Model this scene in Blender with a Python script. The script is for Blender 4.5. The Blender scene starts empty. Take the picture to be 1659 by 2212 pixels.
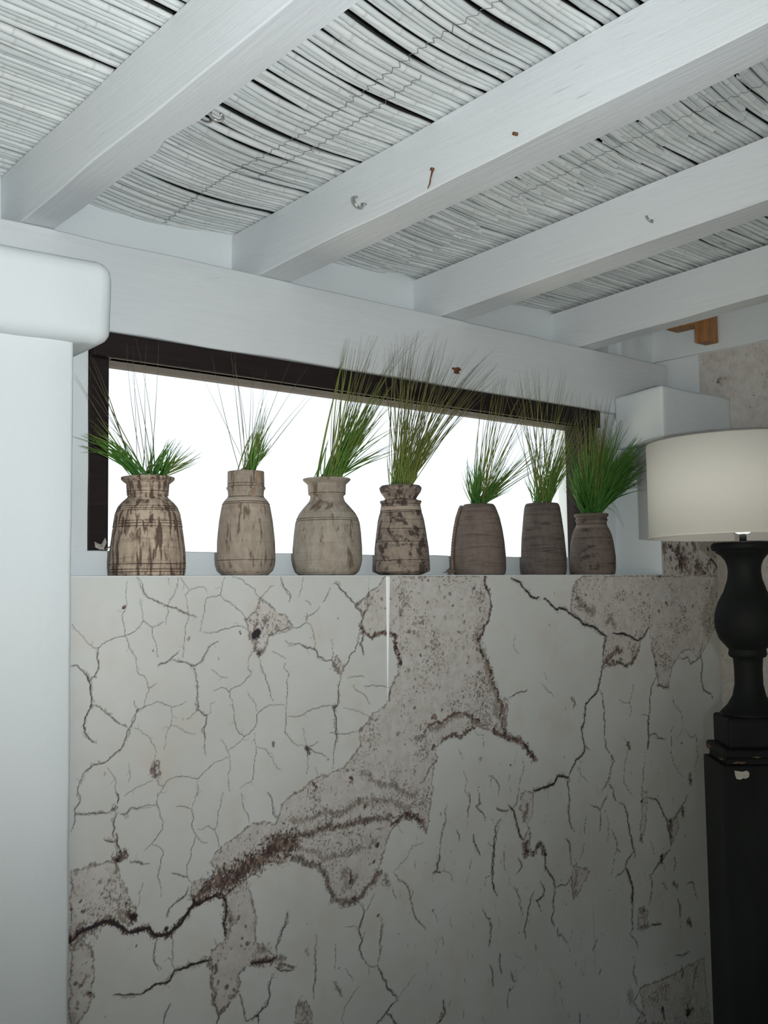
import bpy, bmesh, math, random
import numpy as np
from mathutils import Vector, Matrix, noise as mnoise

random.seed(11); RNG = np.random.default_rng(5)
scene = bpy.context.scene
col = scene.collection
pi = math.pi

# ---------------------------------------------------------------- camera
F = 2231.82
_y, _p, _r = math.radians(40.539), math.radians(4.3147), math.radians(-0.8291)
FW = Vector((math.sin(_y)*math.cos(_p), math.cos(_y)*math.cos(_p), math.sin(_p)))
_rt = Vector((math.cos(_y), -math.sin(_y), 0)); _up = _rt.cross(FW)
RT = math.cos(_r)*_rt + math.sin(_r)*_up
UP = -math.sin(_r)*_rt + math.cos(_r)*_up
CP = Vector((0, 0, 1.6))
cam = bpy.data.cameras.new('camera'); camo = bpy.data.objects.new('camera', cam); col.objects.link(camo)
cam.sensor_fit = 'VERTICAL'; cam.sensor_height = 36.0; cam.lens = F/2212*36
cam.clip_start = 0.02
camo.matrix_world = Matrix(((RT.x, UP.x, -FW.x, CP.x), (RT.y, UP.y, -FW.y, CP.y), (RT.z, UP.z, -FW.z, CP.z), (0, 0, 0, 1)))
scene.camera = camo

# ---------------------------------------------------------------- light
w = bpy.data.worlds.new('overcast'); scene.world = w; w.use_nodes = True
bg = w.node_tree.nodes['Background']; bg.inputs[0].default_value = (0.85, 0.94, 1.0, 1); bg.inputs[1].default_value = 1.3
fl = bpy.data.lights.new('camera_flash', 'SPOT'); flo = bpy.data.objects.new('camera_flash', fl); col.objects.link(flo)
fl.energy = 218; fl.color = (0.945, 0.98, 1.0); fl.spot_size = math.radians(90); fl.spot_blend = 1.0; fl.shadow_soft_size = 0.02
flo.location = CP + RT*0.20 + UP*0.0 - FW*0.05
_aim = (FW - RT*0.21 + UP*0.30).normalized()
flo.rotation_euler = _aim.to_track_quat('-Z', 'Y').to_euler()
sl = bpy.data.lights.new('sun', 'SUN'); slo = bpy.data.objects.new('sun', sl); col.objects.link(slo)
sl.energy = 10.0; sl.angle = math.radians(1.0); sl.color = (1.0, 0.94, 0.82)
slo.rotation_euler = Vector((-0.62, 0.20, -1.0)).to_track_quat('-Z', 'Y').to_euler()
vs = scene.view_settings
scene.display_settings.display_device = 'sRGB'
vs.view_transform = 'Standard'; vs.look = 'None'; vs.exposure = 0.0; vs.gamma = 1.0; vs.use_curve_mapping = False

# ---------------------------------------------------------------- helpers
def ray(x, y): return FW + RT*((x-829.5)/F) + UP*((1106-y)/F)
def atY(x, y, Y): d = ray(x, y); return CP + d*(Y/d.y)
def atX(x, y, X): d = ray(x, y); return CP + d*(X/d.x)
def depth(P): return (Vector(P)-CP).dot(FW)

def obj(name, me, m=None, parent=None):
    if isinstance(me, bmesh.types.BMesh):
        bm = me; me = bpy.data.meshes.new(name); bm.to_mesh(me); bm.free()
    o = bpy.data.objects.new(name, me); col.objects.link(o)
    if m is not None and len(me.materials) == 0: me.materials.append(m)
    if parent is not None: o.parent = parent
    return o
def smooth(o, flag=True):
    o.data.polygons.foreach_set('use_smooth', [flag]*len(o.data.polygons)); return o
def empty(name, loc=(0, 0, 0), rz=0):
    o = bpy.data.objects.new(name, None); col.objects.link(o); o.location = loc; o.rotation_euler = (0, 0, rz); o.empty_display_size = 0.05
    return o
def tag(o, label=None, cat=None, group=None, kind=None):
    if label: o['label'] = label
    if cat: o['category'] = cat
    if group: o['group'] = group
    if kind: o['kind'] = kind
    return o
def add_box(bm, x0, x1, y0, y1, z0, z1, bev=0.0, seg=2):
    r = bmesh.ops.create_cube(bm, size=1); v = r['verts']
    for q in v: q.co = Vector(((x0+x1)/2+q.co.x*(x1-x0), (y0+y1)/2+q.co.y*(y1-y0), (z0+z1)/2+q.co.z*(z1-z0)))
    if bev:
        es = list({e for q in v for e in q.link_edges})
        bmesh.ops.bevel(bm, geom=es, offset=bev, segments=seg, profile=0.5, affect='EDGES')
def box(name, m, x0, x1, y0, y1, z0, z1, parent=None, bev=0.0, seg=2):
    bm = bmesh.new(); add_box(bm, x0, x1, y0, y1, z0, z1, bev, seg); return obj(name, bm, m, parent)
def soft_box(name, m, x0, x1, y0, y1, z0, z1, parent=None, bev=0.03, wob=0.006, sub=0.05, freq=6):
    """a hand plastered block: bevelled, cut into a grid and gently uneven"""
    bm = bmesh.new(); add_box(bm, x0, x1, y0, y1, z0, z1)
    for ax, a, b in ((0, x0, x1), (1, y0, y1), (2, z0, z1)):
        n = max(1, int((b-a)/sub))
        for i in range(1, n):
            co = [0, 0, 0]; co[ax] = a+(b-a)*i/n; no = [0, 0, 0]; no[ax] = 1
            bmesh.ops.bisect_plane(bm, geom=bm.verts[:]+bm.edges[:]+bm.faces[:], plane_co=co, plane_no=no)
    es = [e for e in bm.edges if len(e.link_faces) == 2 and e.calc_face_angle(0) > 1.0]
    bmesh.ops.bevel(bm, geom=es, offset=bev, segments=4, profile=0.5, affect='EDGES')
    for v in bm.verts:
        n = mnoise.noise_vector(v.co*freq)
        v.co += n*wob
    o = obj(name, bm, m, parent); return smooth(o)
def tube_data(pts, rad, k=6, V=None, Fc=None, cap=True):
    """append a tube along pts (list of Vector) to vertex/face lists"""
    V = [] if V is None else V; Fc = [] if Fc is None else Fc
    n = len(pts); b0 = len(V)
    up = Vector((0, 0, 1))
    for i, p in enumerate(pts):
        t = (pts[min(i+1, n-1)]-pts[max(i-1, 0)]).normalized()
        a = t.cross(up)
        if a.length < 1e-3: a = t.cross(Vector((1, 0, 0)))
        a.normalize(); b = t.cross(a)
        r = rad[i] if hasattr(rad, '__len__') else rad
        for j in range(k):
            an = 2*pi*j/k
            V.append(p+a*(r*math.cos(an))+b*(r*math.sin(an)))
    for i in range(n-1):
        for j in range(k):
            j2 = (j+1) % k
            Fc.append((b0+i*k+j, b0+i*k+j2, b0+(i+1)*k+j2, b0+(i+1)*k+j))
    if cap:
        Fc.append(tuple(b0+j for j in range(k))[::-1]); Fc.append(tuple(b0+(n-1)*k+j for j in range(k)))
    return V, Fc
def mesh_from(name, V, Fc):
    me = bpy.data.meshes.new(name); me.from_pydata([tuple(v) for v in V], [], Fc); me.update(); return me
def tube(name, m, pts, rad, parent=None, k=6):
    V, Fc = tube_data([Vector(p) for p in pts], rad, k)
    return smooth(obj(name, mesh_from(name, V, Fc), m, parent))
def lathe(name, m, prof, parent=None, n=64, wob=0.0, sub=3, seed=0, loc=(0, 0)):
    """prof: list of (r, z) from the bottom outside, over the rim, down inside"""
    pr = []
    for i in range(len(prof)-1):
        for s in range(sub):
            t = s/sub; pr.append((prof[i][0]*(1-t)+prof[i+1][0]*t, prof[i][1]*(1-t)+prof[i+1][1]*t))
    pr.append(prof[-1])
    V = []; Fc = []
    for (r, z) in pr:
        for j in range(n):
            a = 2*pi*j/n
            q = r*(1+wob*mnoise.noise(Vector((math.cos(a)*1.2+seed*7.3, math.sin(a)*1.2, z*9))))
            V.append((loc[0]+q*math.cos(a), loc[1]+q*math.sin(a), z))
    for i in range(len(pr)-1):
        for j in range(n):
            j2 = (j+1) % n; Fc.append((i*n+j, i*n+j2, (i+1)*n+j2, (i+1)*n+j))
    Fc.append(tuple(range(n))[::-1]); Fc.append(tuple((len(pr)-1)*n+j for j in range(n)))
    return smooth(obj(name, mesh_from(name, V, Fc), m, parent))

# ---------------------------------------------------------------- materials
class NT:
    def __init__(s, name, rough=0.7, spec=0.3):
        s.m = bpy.data.materials.new(name); s.m.use_nodes = True; s.t = s.m.node_tree
        s.b = s.t.nodes['Principled BSDF']; s.b.inputs['Roughness'].default_value = rough
        s.b.inputs['Specular IOR Level'].default_value = spec
        s.tc = s.t.nodes.new('ShaderNodeTexCoord')
    def n(s, ty, **kw):
        x = s.t.nodes.new(ty)
        for k, v in kw.items(): setattr(x, k, v)
        return x
    def l(s, a, b): s.t.links.new(a, b)
    def mapv(s, scale=(1, 1, 1)):
        mp = s.n('ShaderNodeMapping'); mp.inputs['Scale'].default_value = scale; s.l(s.tc.outputs['Object'], mp.inputs[0]); return mp.outputs[0]
    def noise(s, scale, det=4, st=(1, 1, 1), rough=0.55, dist=0):
        x = s.n('ShaderNodeTexNoise'); x.inputs['Scale'].default_value = scale; x.inputs['Detail'].default_value = det
        x.inputs['Roughness'].default_value = rough; x.inputs['Distortion'].default_value = dist
        s.l(s.mapv(st), x.inputs['Vector']); return x.outputs['Fac']
    def ramp(s, f, stops):
        x = s.n('ShaderNodeValToRGB'); e = x.color_ramp.elements
        while len(e) < len(stops): e.new(0.5)
        for q, (p, c) in zip(e, stops):
            q.position = p; q.color = (c, c, c, 1) if not hasattr(c, '__len__') else (*c, 1)
        s.l(f, x.inputs[0]); return x.outputs[0]
    def mix(s, f, a, b, mode='MIX'):
        x = s.n('ShaderNodeMix', data_type='RGBA', blend_type=mode)
        for sock, v in ((x.inputs[0], f), (x.inputs[6], a), (x.inputs[7], b)):
            if hasattr(v, 'is_linked'): s.l(v, sock)
            elif hasattr(v, '__len__'): sock.default_value = (*v, 1)
            else: sock.default_value = v
        return x.outputs[2]
    def math(s, op, a, b=0.0):
        x = s.n('ShaderNodeMath', operation=op)
        for sock, v in zip(x.inputs, (a, b)):
            if hasattr(v, 'is_linked'): s.l(v, sock)
            else: sock.default_value = v
        return x.outputs[0]
    def col(s, c):
        if hasattr(c, 'is_linked'): s.l(c, s.b.inputs['Base Color'])
        else: s.b.inputs['Base Color'].default_value = (*c, 1)
    def bump(s, h, strength=0.3, dist=0.005):
        x = s.n('ShaderNodeBump'); x.inputs['Strength'].default_value = strength; x.inputs['Distance'].default_value = dist
        s.l(h, x.inputs['Height']); s.l(x.outputs[0], s.b.inputs['Normal'])

def m_plaster(name, c, dirt=0.06):
    a = NT(name, 0.75, 0.2)
    n1 = a.noise(3, 5); n2 = a.noise(45, 4)
    a.col(a.mix(a.ramp(n1, [(0.35, 0), (0.75, dirt*4)]), c, tuple(q*0.86 for q in c)))
    a.bump(a.math('ADD', a.math('MULTIPLY', n1, 1.2), a.math('MULTIPLY', n2, 0.25)), 0.35, 0.012)
    return a.m
def m_painted_wood(name, c, st=(11, 0.45, 11)):
    a = NT(name, 0.6, 0.25)
    n1 = a.noise(6, 6, st, 0.65, 0.6); n2 = a.noise(14, 5, (st[0]*1.5, st[1]*1.2, st[2]*1.5), 0.7); n3 = a.noise(2.2, 3)
    crack = a.math('MULTIPLY', a.ramp(n2, [(0.625, 0), (0.69, 0.8)]), a.ramp(n3, [(0.50, 0), (0.66, 0.8)]))
    base = a.mix(a.ramp(n1, [(0.3, 0), (0.75, 0.35)]), c, tuple(q*0.84 for q in c))
    a.col(a.mix(crack, base, (0.36, 0.38, 0.40)))
    a.bump(a.math('SUBTRACT', n1, a.math('MULTIPLY', crack, 1.0)), 0.3, 0.006)
    return a.m
def m_plain(name, c, rough=0.6, spec=0.3, metal=0.0, nz=0.12, sc=20, st=(1, 1, 1)):
    a = NT(name, rough, spec); a.b.inputs['Metallic'].default_value = metal
    n1 = a.noise(sc, 4, st)
    a.col(a.mix(a.ramp(n1, [(0.3, 0), (0.75, 1)]), tuple(q*(1-nz) for q in c), tuple(min(1, q*(1+nz)) for q in c)))
    a.bump(n1, 0.15, 0.002)
    return a.m

M = {}
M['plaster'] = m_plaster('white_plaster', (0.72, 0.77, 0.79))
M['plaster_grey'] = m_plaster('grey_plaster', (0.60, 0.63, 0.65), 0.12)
M['beam'] = m_painted_wood('whitewashed_timber', (0.68, 0.715, 0.74))
M['lintel'] = m_painted_wood('whitewashed_lintel', (0.68, 0.715, 0.735), (0.7, 9, 9))
M['dark_wood'] = m_plain('dark_window_wood', (0.020, 0.014, 0.014), 0.6, 0.15, nz=0.3, sc=8, st=(1, 8, 8))
M['bead'] = m_plain('worn_brown_bead', (0.30, 0.235, 0.195), 0.6, nz=0.2, sc=30)
M['deck'] = m_plain('cane_gap_shade', (0.045, 0.045, 0.045), 0.9, 0.1)  # shade above the canes put into the deck colour, so gaps look dark
M['floor'] = m_plain('grey_floor', (0.13, 0.115, 0.10), 0.8, 0.2)
M['ground'] = m_plain('pale_ground', (0.62, 0.58, 0.50), 0.9, 0.1)
M['wire'] = m_plain('binding_wire', (0.30, 0.31, 0.32), 0.5, metal=0.6)
M['hook'] = m_plain('galvanised_hook', (0.42, 0.43, 0.42), 0.4, 0.5, metal=0.7, nz=0.3, sc=60)
M['rust'] = m_plain('rust', (0.16, 0.07, 0.035), 0.9, 0.1, nz=0.4, sc=120)
M['bracket'] = m_plain('brown_pine', (0.36, 0.17, 0.065), 0.5, 0.3, nz=0.35, sc=10, st=(6, 6, 1))
M['shade'] = m_plain('linen_shade', (0.84, 0.81, 0.735), 0.85, 0.1, nz=0.03, sc=160, st=(1, 1, 5))
M['shade_in'] = m_plain('shade_lining', (0.8, 0.8, 0.78), 0.7, 0.2, nz=0.02)
M['rim_metal'] = m_plain('shade_rim', (0.2, 0.2, 0.19), 0.5)
M['chip'] = m_plain('bare_chip', (0.52, 0.50, 0.45), 0.9, 0.1, nz=0.2, sc=80)
M['rope'] = m_plain('hemp_rope', (0.25, 0.185, 0.145), 0.95, 0.05, nz=0.4, sc=150)
M['leaf'] = m_plain('dry_leaf', (0.45, 0.43, 0.40), 0.8, 0.1, nz=0.3, sc=60)

# black worn lamp timber
a = NT('black_worn_timber', 0.6, 0.15)
n1 = a.noise(5, 6, (1, 1, 0.4)); n2 = a.noise(28, 5)
c0 = a.mix(a.ramp(n1, [(0.35, 0), (0.7, 1)]), (0.006, 0.007, 0.007), (0.016, 0.019, 0.018))
a.col(a.mix(a.ramp(n2, [(0.70, 0), (0.78, 0.6)]), c0, (0.07, 0.035, 0.022))); a.bump(n2, 0.3, 0.003)
M['lamp'] = a.m

# reed ceiling
a = NT('whitewashed_cane', 0.55, 0.3)
info = a.n('ShaderNodeObjectInfo'); rnd = info.outputs['Random']
n1 = a.noise(4, 5, (0.6, 30, 30), 0.6); n2 = a.noise(9, 3, (1, 6, 6)); n3 = a.noise(60, 3, (0.3, 1, 1))
cb = a.mix(rnd, (0.56, 0.605, 0.605), (0.73, 0.765, 0.76))
cb = a.mix(a.ramp(n1, [(0.52, 0), (0.74, 0.5)]), cb, (0.42, 0.43, 0.40))
cb = a.mix(a.ramp(n2, [(0.66, 0), (0.76, 0.8)]), cb, (0.30, 0.285, 0.25))
at = a.n('ShaderNodeAttribute', attribute_name='node_ring')
cb = a.mix(a.math('MULTIPLY', at.outputs['Fac'], 0.35), cb, (0.34, 0.31, 0.27))
a.col(cb); a.bump(n1, 0.25, 0.003)
M['cane'] = a.m

# grass: "shade" attribute 0 fresh green .. 1 dry olive brown
a = NT('artificial_grass', 0.5, 0.3)
at = a.n('ShaderNodeAttribute', attribute_name='shade')
g = a.ramp(at.outputs['Fac'], [(0.0, (0.060, 0.235, 0.050)), (0.35, (0.18, 0.40, 0.075)), (0.6, (0.36, 0.42, 0.11)), (0.8, (0.27, 0.26, 0.11)), (1.0, (0.22, 0.18, 0.115))])
a.col(g)
tr = a.n('ShaderNodeBsdfTranslucent'); a.l(g, tr.inputs[0])
mx = a.n('ShaderNodeMixShader'); mx.inputs[0].default_value = 0.42
a.l(a.b.outputs[0], mx.inputs[1]); a.l(tr.outputs[0], mx.inputs[2])
out = [n for n in a.t.nodes if n.type == 'OUTPUT_MATERIAL'][0]; a.l(mx.outputs[0], out.inputs[0])
M['grass'] = a.m

# glass
a = NT('window_glass', 0.05)
tp = a.n('ShaderNodeBsdfTransparent'); gl = a.n('ShaderNodeBsdfGlossy'); gl.inputs['Roughness'].default_value = 0.03
fr = a.n('ShaderNodeFresnel'); fr.inputs[0].default_value = 1.2
mx = a.n('ShaderNodeMixShader'); a.l(fr.outputs[0], mx.inputs[0]); a.l(tp.outputs[0], mx.inputs[1]); a.l(gl.outputs[0], mx.inputs[2])
out = [n for n in a.t.nodes if n.type == 'OUTPUT_MATERIAL'][0]; a.l(mx.outputs[0], out.inputs[0])
M['glass'] = a.m

# bulb
a = NT('lit_bulb'); a.b.inputs['Emission Color'].default_value = (1, 0.97, 0.95, 1); a.b.inputs['Emission Strength'].default_value = 5; a.col((0.9, 0.9, 0.9)); M['bulb'] = a.m

# printed cracked plaster wallpaper: attribute 'print' = (crack, bare plaster, brown rough)
def m_wallpaper(name, use_print=True):
    a = NT(name, 0.62, 0.25)
    n1 = a.noise(2.6, 5); n2 = a.noise(26, 5, (1, 1, 1), 0.65); n3 = a.noise(75, 4, (1.3, 1, 0.8), 0.6); n4 = a.noise(9, 4)
    base = a.mix(a.ramp(n1, [(0.35, 0), (0.7, 1)]), (0.665, 0.68, 0.66), (0.585, 0.59, 0.565))
    base = a.mix(a.ramp(n4, [(0.50, 0), (0.72, 0.45)]), base, (0.60, 0.545, 0.47))
    bare = a.mix(a.ramp(n2, [(0.40, 0), (0.66, 1)]), (0.62, 0.60, 0.57), (0.52, 0.485, 0.445))
    bare = a.mix(a.ramp(n3, [(0.62, 0), (0.72, 0.75)]), bare, (0.20, 0.13, 0.10))
    bare = a.mix(a.math('MULTIPLY', a.ramp(n2, [(0.66, 0), (0.71, 0.9)]), a.ramp(n4, [(0.45, 0.15), (0.6, 1)])), bare, (0.10, 0.055, 0.04))
    if use_print:
        at = a.n('ShaderNodeAttribute', attribute_name='print'); sp = a.n('ShaderNodeSeparateColor'); a.l(at.outputs['Color'], sp.inputs[0])
        c = a.mix(sp.outputs[1], base, bare)
        rough = a.mix(a.ramp(n3, [(0.36, 0), (0.56, 1)]), (0.27, 0.185, 0.145), (0.050, 0.030, 0.027))
        c = a.mix(sp.outputs[2], c, rough)
        c = a.mix(sp.outputs[0], c, (0.034, 0.026, 0.032))
    else:
        c = bare
        big = a.noise(7, 5, (1, 1, 1.3), 0.7)
        c = a.mix(a.math('MULTIPLY', a.ramp(big, [(0.60, 0), (0.66, 0.8)]), a.ramp(n3, [(0.40, 0), (0.55, 1)])), c, (0.09, 0.045, 0.035))
    a.col(c); a.bump(n2, 0.04, 0.002)
    return a.m
M['paper'] = m_wallpaper('cracked_plaster_print')
M['paper_spots'] = m_wallpaper('pitted_plaster_print', False)

# turned wooden pots
def m_pot(name, light, mid, dark, amount=0.5, st=(9, 9, 1.2), rings=0.3, vs_=7, lines=(), pale=()):
    a = NT(name, 0.75, 0.2)
    nv = a.noise(vs_, 6, st, 0.62, 0.3); nf = a.noise(60, 5, (1, 1, 0.5), 0.65); nh = a.noise(10, 4, (0.8, 0.8, 16), 0.6); nb = a.noise(7, 4)
    c = a.mix(a.ramp(nb, [(0.32, 0), (0.68, 1)]), light, mid)
    c = a.mix(a.ramp(nf, [(0.42, 0), (0.72, 0.45)]), c, dark)
    c = a.mix(a.ramp(nh, [(0.50, 0), (0.68, rings)]), c, dark)
    lo = 0.66-0.3*amount
    c = a.mix(a.ramp(nv, [(lo, 0), (lo+0.07, 0.9)]), c, dark)
    sx = a.n('ShaderNodeSeparateXYZ'); a.l(a.tc.outputs['Object'], sx.inputs[0])
    for lst, cc, hw in ((pale, tuple(min(1, q*1.15) for q in light), 0.006), (lines, tuple(q*0.55 for q in dark), 0.0011)):
        for z in lst:
            d = a.math('ABSOLUTE', a.math('SUBTRACT', sx.outputs[2], z))
            f = a.math('MULTIPLY', a.math('LESS_THAN', d, hw), a.ramp(nf, [(0.3, 0.35), (0.5, 0.9)]))
            c = a.mix(f, c, cc)
    a.col(c); a.bump(a.math('ADD', nh, a.math('MULTIPLY', nf, 0.6)), 0.45, 0.004)
    return a.m

# ---------------------------------------------------------------- setting
D = 2.5                     # wallpapered wall face
ZF = -0.25; SILL = 1.647; XR = 4.055
def zb(Y): return 2.605+0.037*(2.695-Y)       # beam undersides (the roof falls towards the window wall)
def zc(Y): return 2.777+0.037*(2.85-Y)        # underside of the canes
tag(box('floor', M['floor'], -1.6, 4.3, -3.0, 3.0, ZF-0.1, ZF), kind='structure')
g = tag(box('ground', M['ground'], -40, 40, -40, 60, ZF-0.35, ZF-0.15), kind='structure')

bm = bmesh.new()
add_box(bm, 0.75, XR+0.02, D+0.003, 2.95, ZF, SILL-0.001)
wf = tag(obj('wall_front', bm, M['plaster']), kind='structure')
box('sill', M['plaster'], 0.95, 3.66, D, 2.95, SILL-0.012, SILL, wf, 0.002)
box('pier', M['plaster'], 3.644, XR+0.02, D+0.003, 2.95, SILL-0.001, 2.30, wf, 0.004)
soft_box('sill_upstand', M['plaster'], 0.95, 3.66, 2.725, 2.95, SILL-0.02, 1.722, wf, 0.005, 0.0025, 0.04, 14)
soft_box('window_jamb', M['plaster'], 0.95, 1.243, 2.7255, 2.95, 1.70, 2.40, wf, 0.004, 0.002, 0.06)
soft_box('window_jamb', M['plaster'], 3.535, 3.66, 2.7255, 2.95, 1.70, 2.40, wf, 0.004, 0.002, 0.06)

wr = box('wall_right', M['plaster'], XR, XR+0.25, -3.0, 3.0, ZF, 2.635); tag(wr, kind='structure')
pp = box('wallpaper_strip', M['paper_spots'], XR-0.002, XR+0.01, 1.0, 2.552, ZF+0.01, 2.632, wr)
tr5 = soft_box('trim_5', M['plaster'], XR-0.004, XR+0.25, -3.0, 2.84, 2.637, 2.98, None, 0.006, 0.003, 0.25)
tag(tr5, kind='structure')

wl = soft_box('wall_left', M['plaster'], -0.6, 1.083, 2.46, 2.94, ZF, 2.30, None, 0.012, 0.004, 0.08, 5)
tag(wl, kind='structure')
t1 = soft_box('trim_1', M['plaster'], -0.6, 1.168, 2.405, 2.80, 2.232, 2.442, None, 0.040, 0.007, 0.04, 7)
tag(t1, kind='structure')
# right capital: its inner face runs slightly askew
t2 = soft_box('trim_2', M['plaster'], 3.542, XR-0.001, 2.404, 2.694, 2.186, 2.412, None, 0.012, 0.004, 0.04, 9)
for v in t2.data.vertices:
    if v.co.x < 3.7: v.co.x += 0.075*max(0, (v.co.y-2.404)/0.29)
tag(t2, kind='structure')

# infill blocks between the beams
BEAMS = [(1.031, 1.131), (1.798, 1.926), (2.600, 2.722), (3.403, 3.493)]
gaps = [(0.3, 1.031), (1.131, 1.798), (1.926, 2.600), (2.722, 3.403), (3.493, 3.86)]
inf = tag(empty('trim_3'), kind='structure')
tag(box('light_block_back', M['plaster'], 0.0, 4.3, -3.1, -3.0, ZF, 3.05), kind='structure')  # unseen wall added behind the camera to cut the fill light
tag(box('light_block_left', M['plaster'], -1.75, -1.6, -3.0, 3.0, 1.25, 3.1), kind='structure')  # unseen slab added on the left to hold back daylight from the open side
for i, (x0, x1) in enumerate(gaps):
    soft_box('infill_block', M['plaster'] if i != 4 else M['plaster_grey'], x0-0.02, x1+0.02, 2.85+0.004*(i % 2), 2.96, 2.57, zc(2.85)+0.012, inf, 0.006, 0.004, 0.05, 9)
soft_box('infill_plaster', M['plaster'], 3.80, XR+0.1, 2.79, 2.96, 2.57, zc(2.85)+0.012, inf, 0.02, 0.012, 0.03, 12)

# ceiling deck over the canes
bm = bmesh.new()
v = [bm.verts.new((x, y, zc(y)+dz)) for dz in (0.045, 0.11) for (x, y) in ((-1.6, -3), (4.3, -3), (4.3, 3.0), (-1.6, 3.0))]
for f in ((3, 2, 1, 0), (4, 5, 6, 7), (0, 1, 5, 4), (1, 2, 6, 5), (2, 3, 7, 6), (3, 0, 4, 7)): bm.faces.new([v[i] for i in f])
ceil = tag(obj('ceiling', bm, M['deck']), kind='structure')

# canes: two mats, one cane after another, each its own part
sags = [(0.0, 1.031), (1.131, 1.798), (1.926, 2.600), (2.722, 3.403), (3.493, 4.055)]
def sag(x):
    for a_, b_ in sags:
        if a_ < x < b_:
            t = (x-a_)/(b_-a_); return (0.026 if a_ == 1.131 else 0.013)*math.sin(pi*t)
    return 0.0
GAPS = [(2.235, 1.20, 1.75, 0.012), (2.57, 1.27, 1.70, 0.010), (1.985, 1.20, 1.55, 0.010), (1.825, 1.45, 1.95, 0.008), (1.62, 1.5, 1.9, 0.007),
        (2.45, 0.45, 0.8, 0.007), (2.2, 0.8, 1.0, 0.006), (2.0, 2.75, 3.2, 0.009), (2.35, 2.75, 3.1, 0.008), (1.75, 2.75, 3.1, 0.008), (2.05, 2.0, 2.4, 0.009), (2.45, 2.0, 2.35, 0.008), (1.55, 2.0, 2.35, 0.008)]
def gapshift(x, y):
    s = 0
    for (gy, a_, b_, h) in GAPS:
        if a_ < x < b_:
            d = y-gy; s += (1 if d > 0 else -1)*h*math.sin(pi*(x-a_)/(b_-a_))**1.3*math.exp(-abs(d)/0.045)
    return s
def cane(x0, x1, y, r, z_off, slope, ph):
    V = []; Fc = []; ring = []
    n = max(6, int((x1-x0)/0.055)); nodes = random.uniform(0.16, 0.26); off = random.uniform(0, nodes)
    pts = []; rad = []; rg = []
    xs = sorted(set([x0+(x1-x0)*i/n for i in range(n+1)]+[x0+0.0012, x1-0.0012]))
    k = 0
    while x0+off+k*nodes < x1:
        c = x0+off+k*nodes
        for d in (-0.006, 0, 0.006):
            if x0 < c+d < x1: xs.append(c+d)
        k += 1
    xs = sorted(xs); ce = [x0+off+j*nodes for j in range(k)]
    for x in xs:
        if not 0.5 < y+slope*(x-(x0+x1)/2) < 2.93: continue
        yy = y+slope*(x-(x0+x1)/2)+0.0028*math.sin(x*5.1+ph)+0.002*math.sin(x*11.3+ph*2.3)+gapshift(x, y)
        nd = any(abs(x-c) < 0.001 for c in ce)
        zz = zc(yy)+r+z_off-sag(x)+0.0015*math.sin(x*7+ph*1.7)
        pts.append(Vector((x, yy, zz))); rad.append(r*(1.08 if nd else 1.0)*(1-0.10*(x-x0)/(x1-x0))); rg.append(1.0 if nd else 0.0)
    if len(pts) < 4: return
    V, Fc = tube_data(pts, rad, 7)
    me = mesh_from('cane', V, Fc)
    at = me.attributes.new('node_ring', 'FLOAT', 'POINT'); at.data.foreach_set('value', np.repeat(rg, 7).astype(np.float32))
    me.materials.append(M['cane'])
    me.polygons.foreach_set('use_smooth', [True]*(len(me.polygons)-2)+[False]*2)
    o = bpy.data.objects.new('cane', me); col.objects.link(o); o.parent = ceil
y = 0.62
while y < 3.04:
    r = random.uniform(0.0070, 0.0112)
    y += r
    cane(random.uniform(0.25, 0.4), 2.41+random.uniform(-0.06, 0.06), y, r, random.uniform(-0.001, 0.003), 0.165+random.uniform(-0.007, 0.007), random.uniform(0, 6))
    y += r+random.choice((-0.0003, 0.0006, 0.0014, 0.0026))
y = 0.72
while y < 2.99:
    r = random.uniform(0.0072, 0.0112)
    y += r
    cane(2.24+random.uniform(-0.03, 0.03), 4.04, y, r, random.uniform(0.008, 0.013), 0.10+random.uniform(-0.009, 0.009), random.uniform(0, 6))
    y += r+random.choice((-0.0003, 0.0006, 0.0016, 0.0032))
# binding wire stitched across the canes
for xw, ya, yb_ in ((0.62, 1.6, 2.85), (1.52, 1.25, 2.83), (1.60, 1.7, 2.4), (2.30, 1.2, 2.1), (2.96, 1.5, 2.84)):
    pts = []; yy = ya; i = 0
    while yy < yb_:
        x = xw+0.012*math.sin(yy*7)+(0.006 if i % 2 else -0.006)+random.uniform(-0.003, 0.003)
        pts.append((x, yy, zc(yy)-sag(x)-(0.0015 if i % 2 else 0.0005)-0.002)); yy += random.uniform(0.010, 0.02); i += 1
    tube('binding_wire', M['wire'], pts, 0.0008, ceil, 4)

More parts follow.
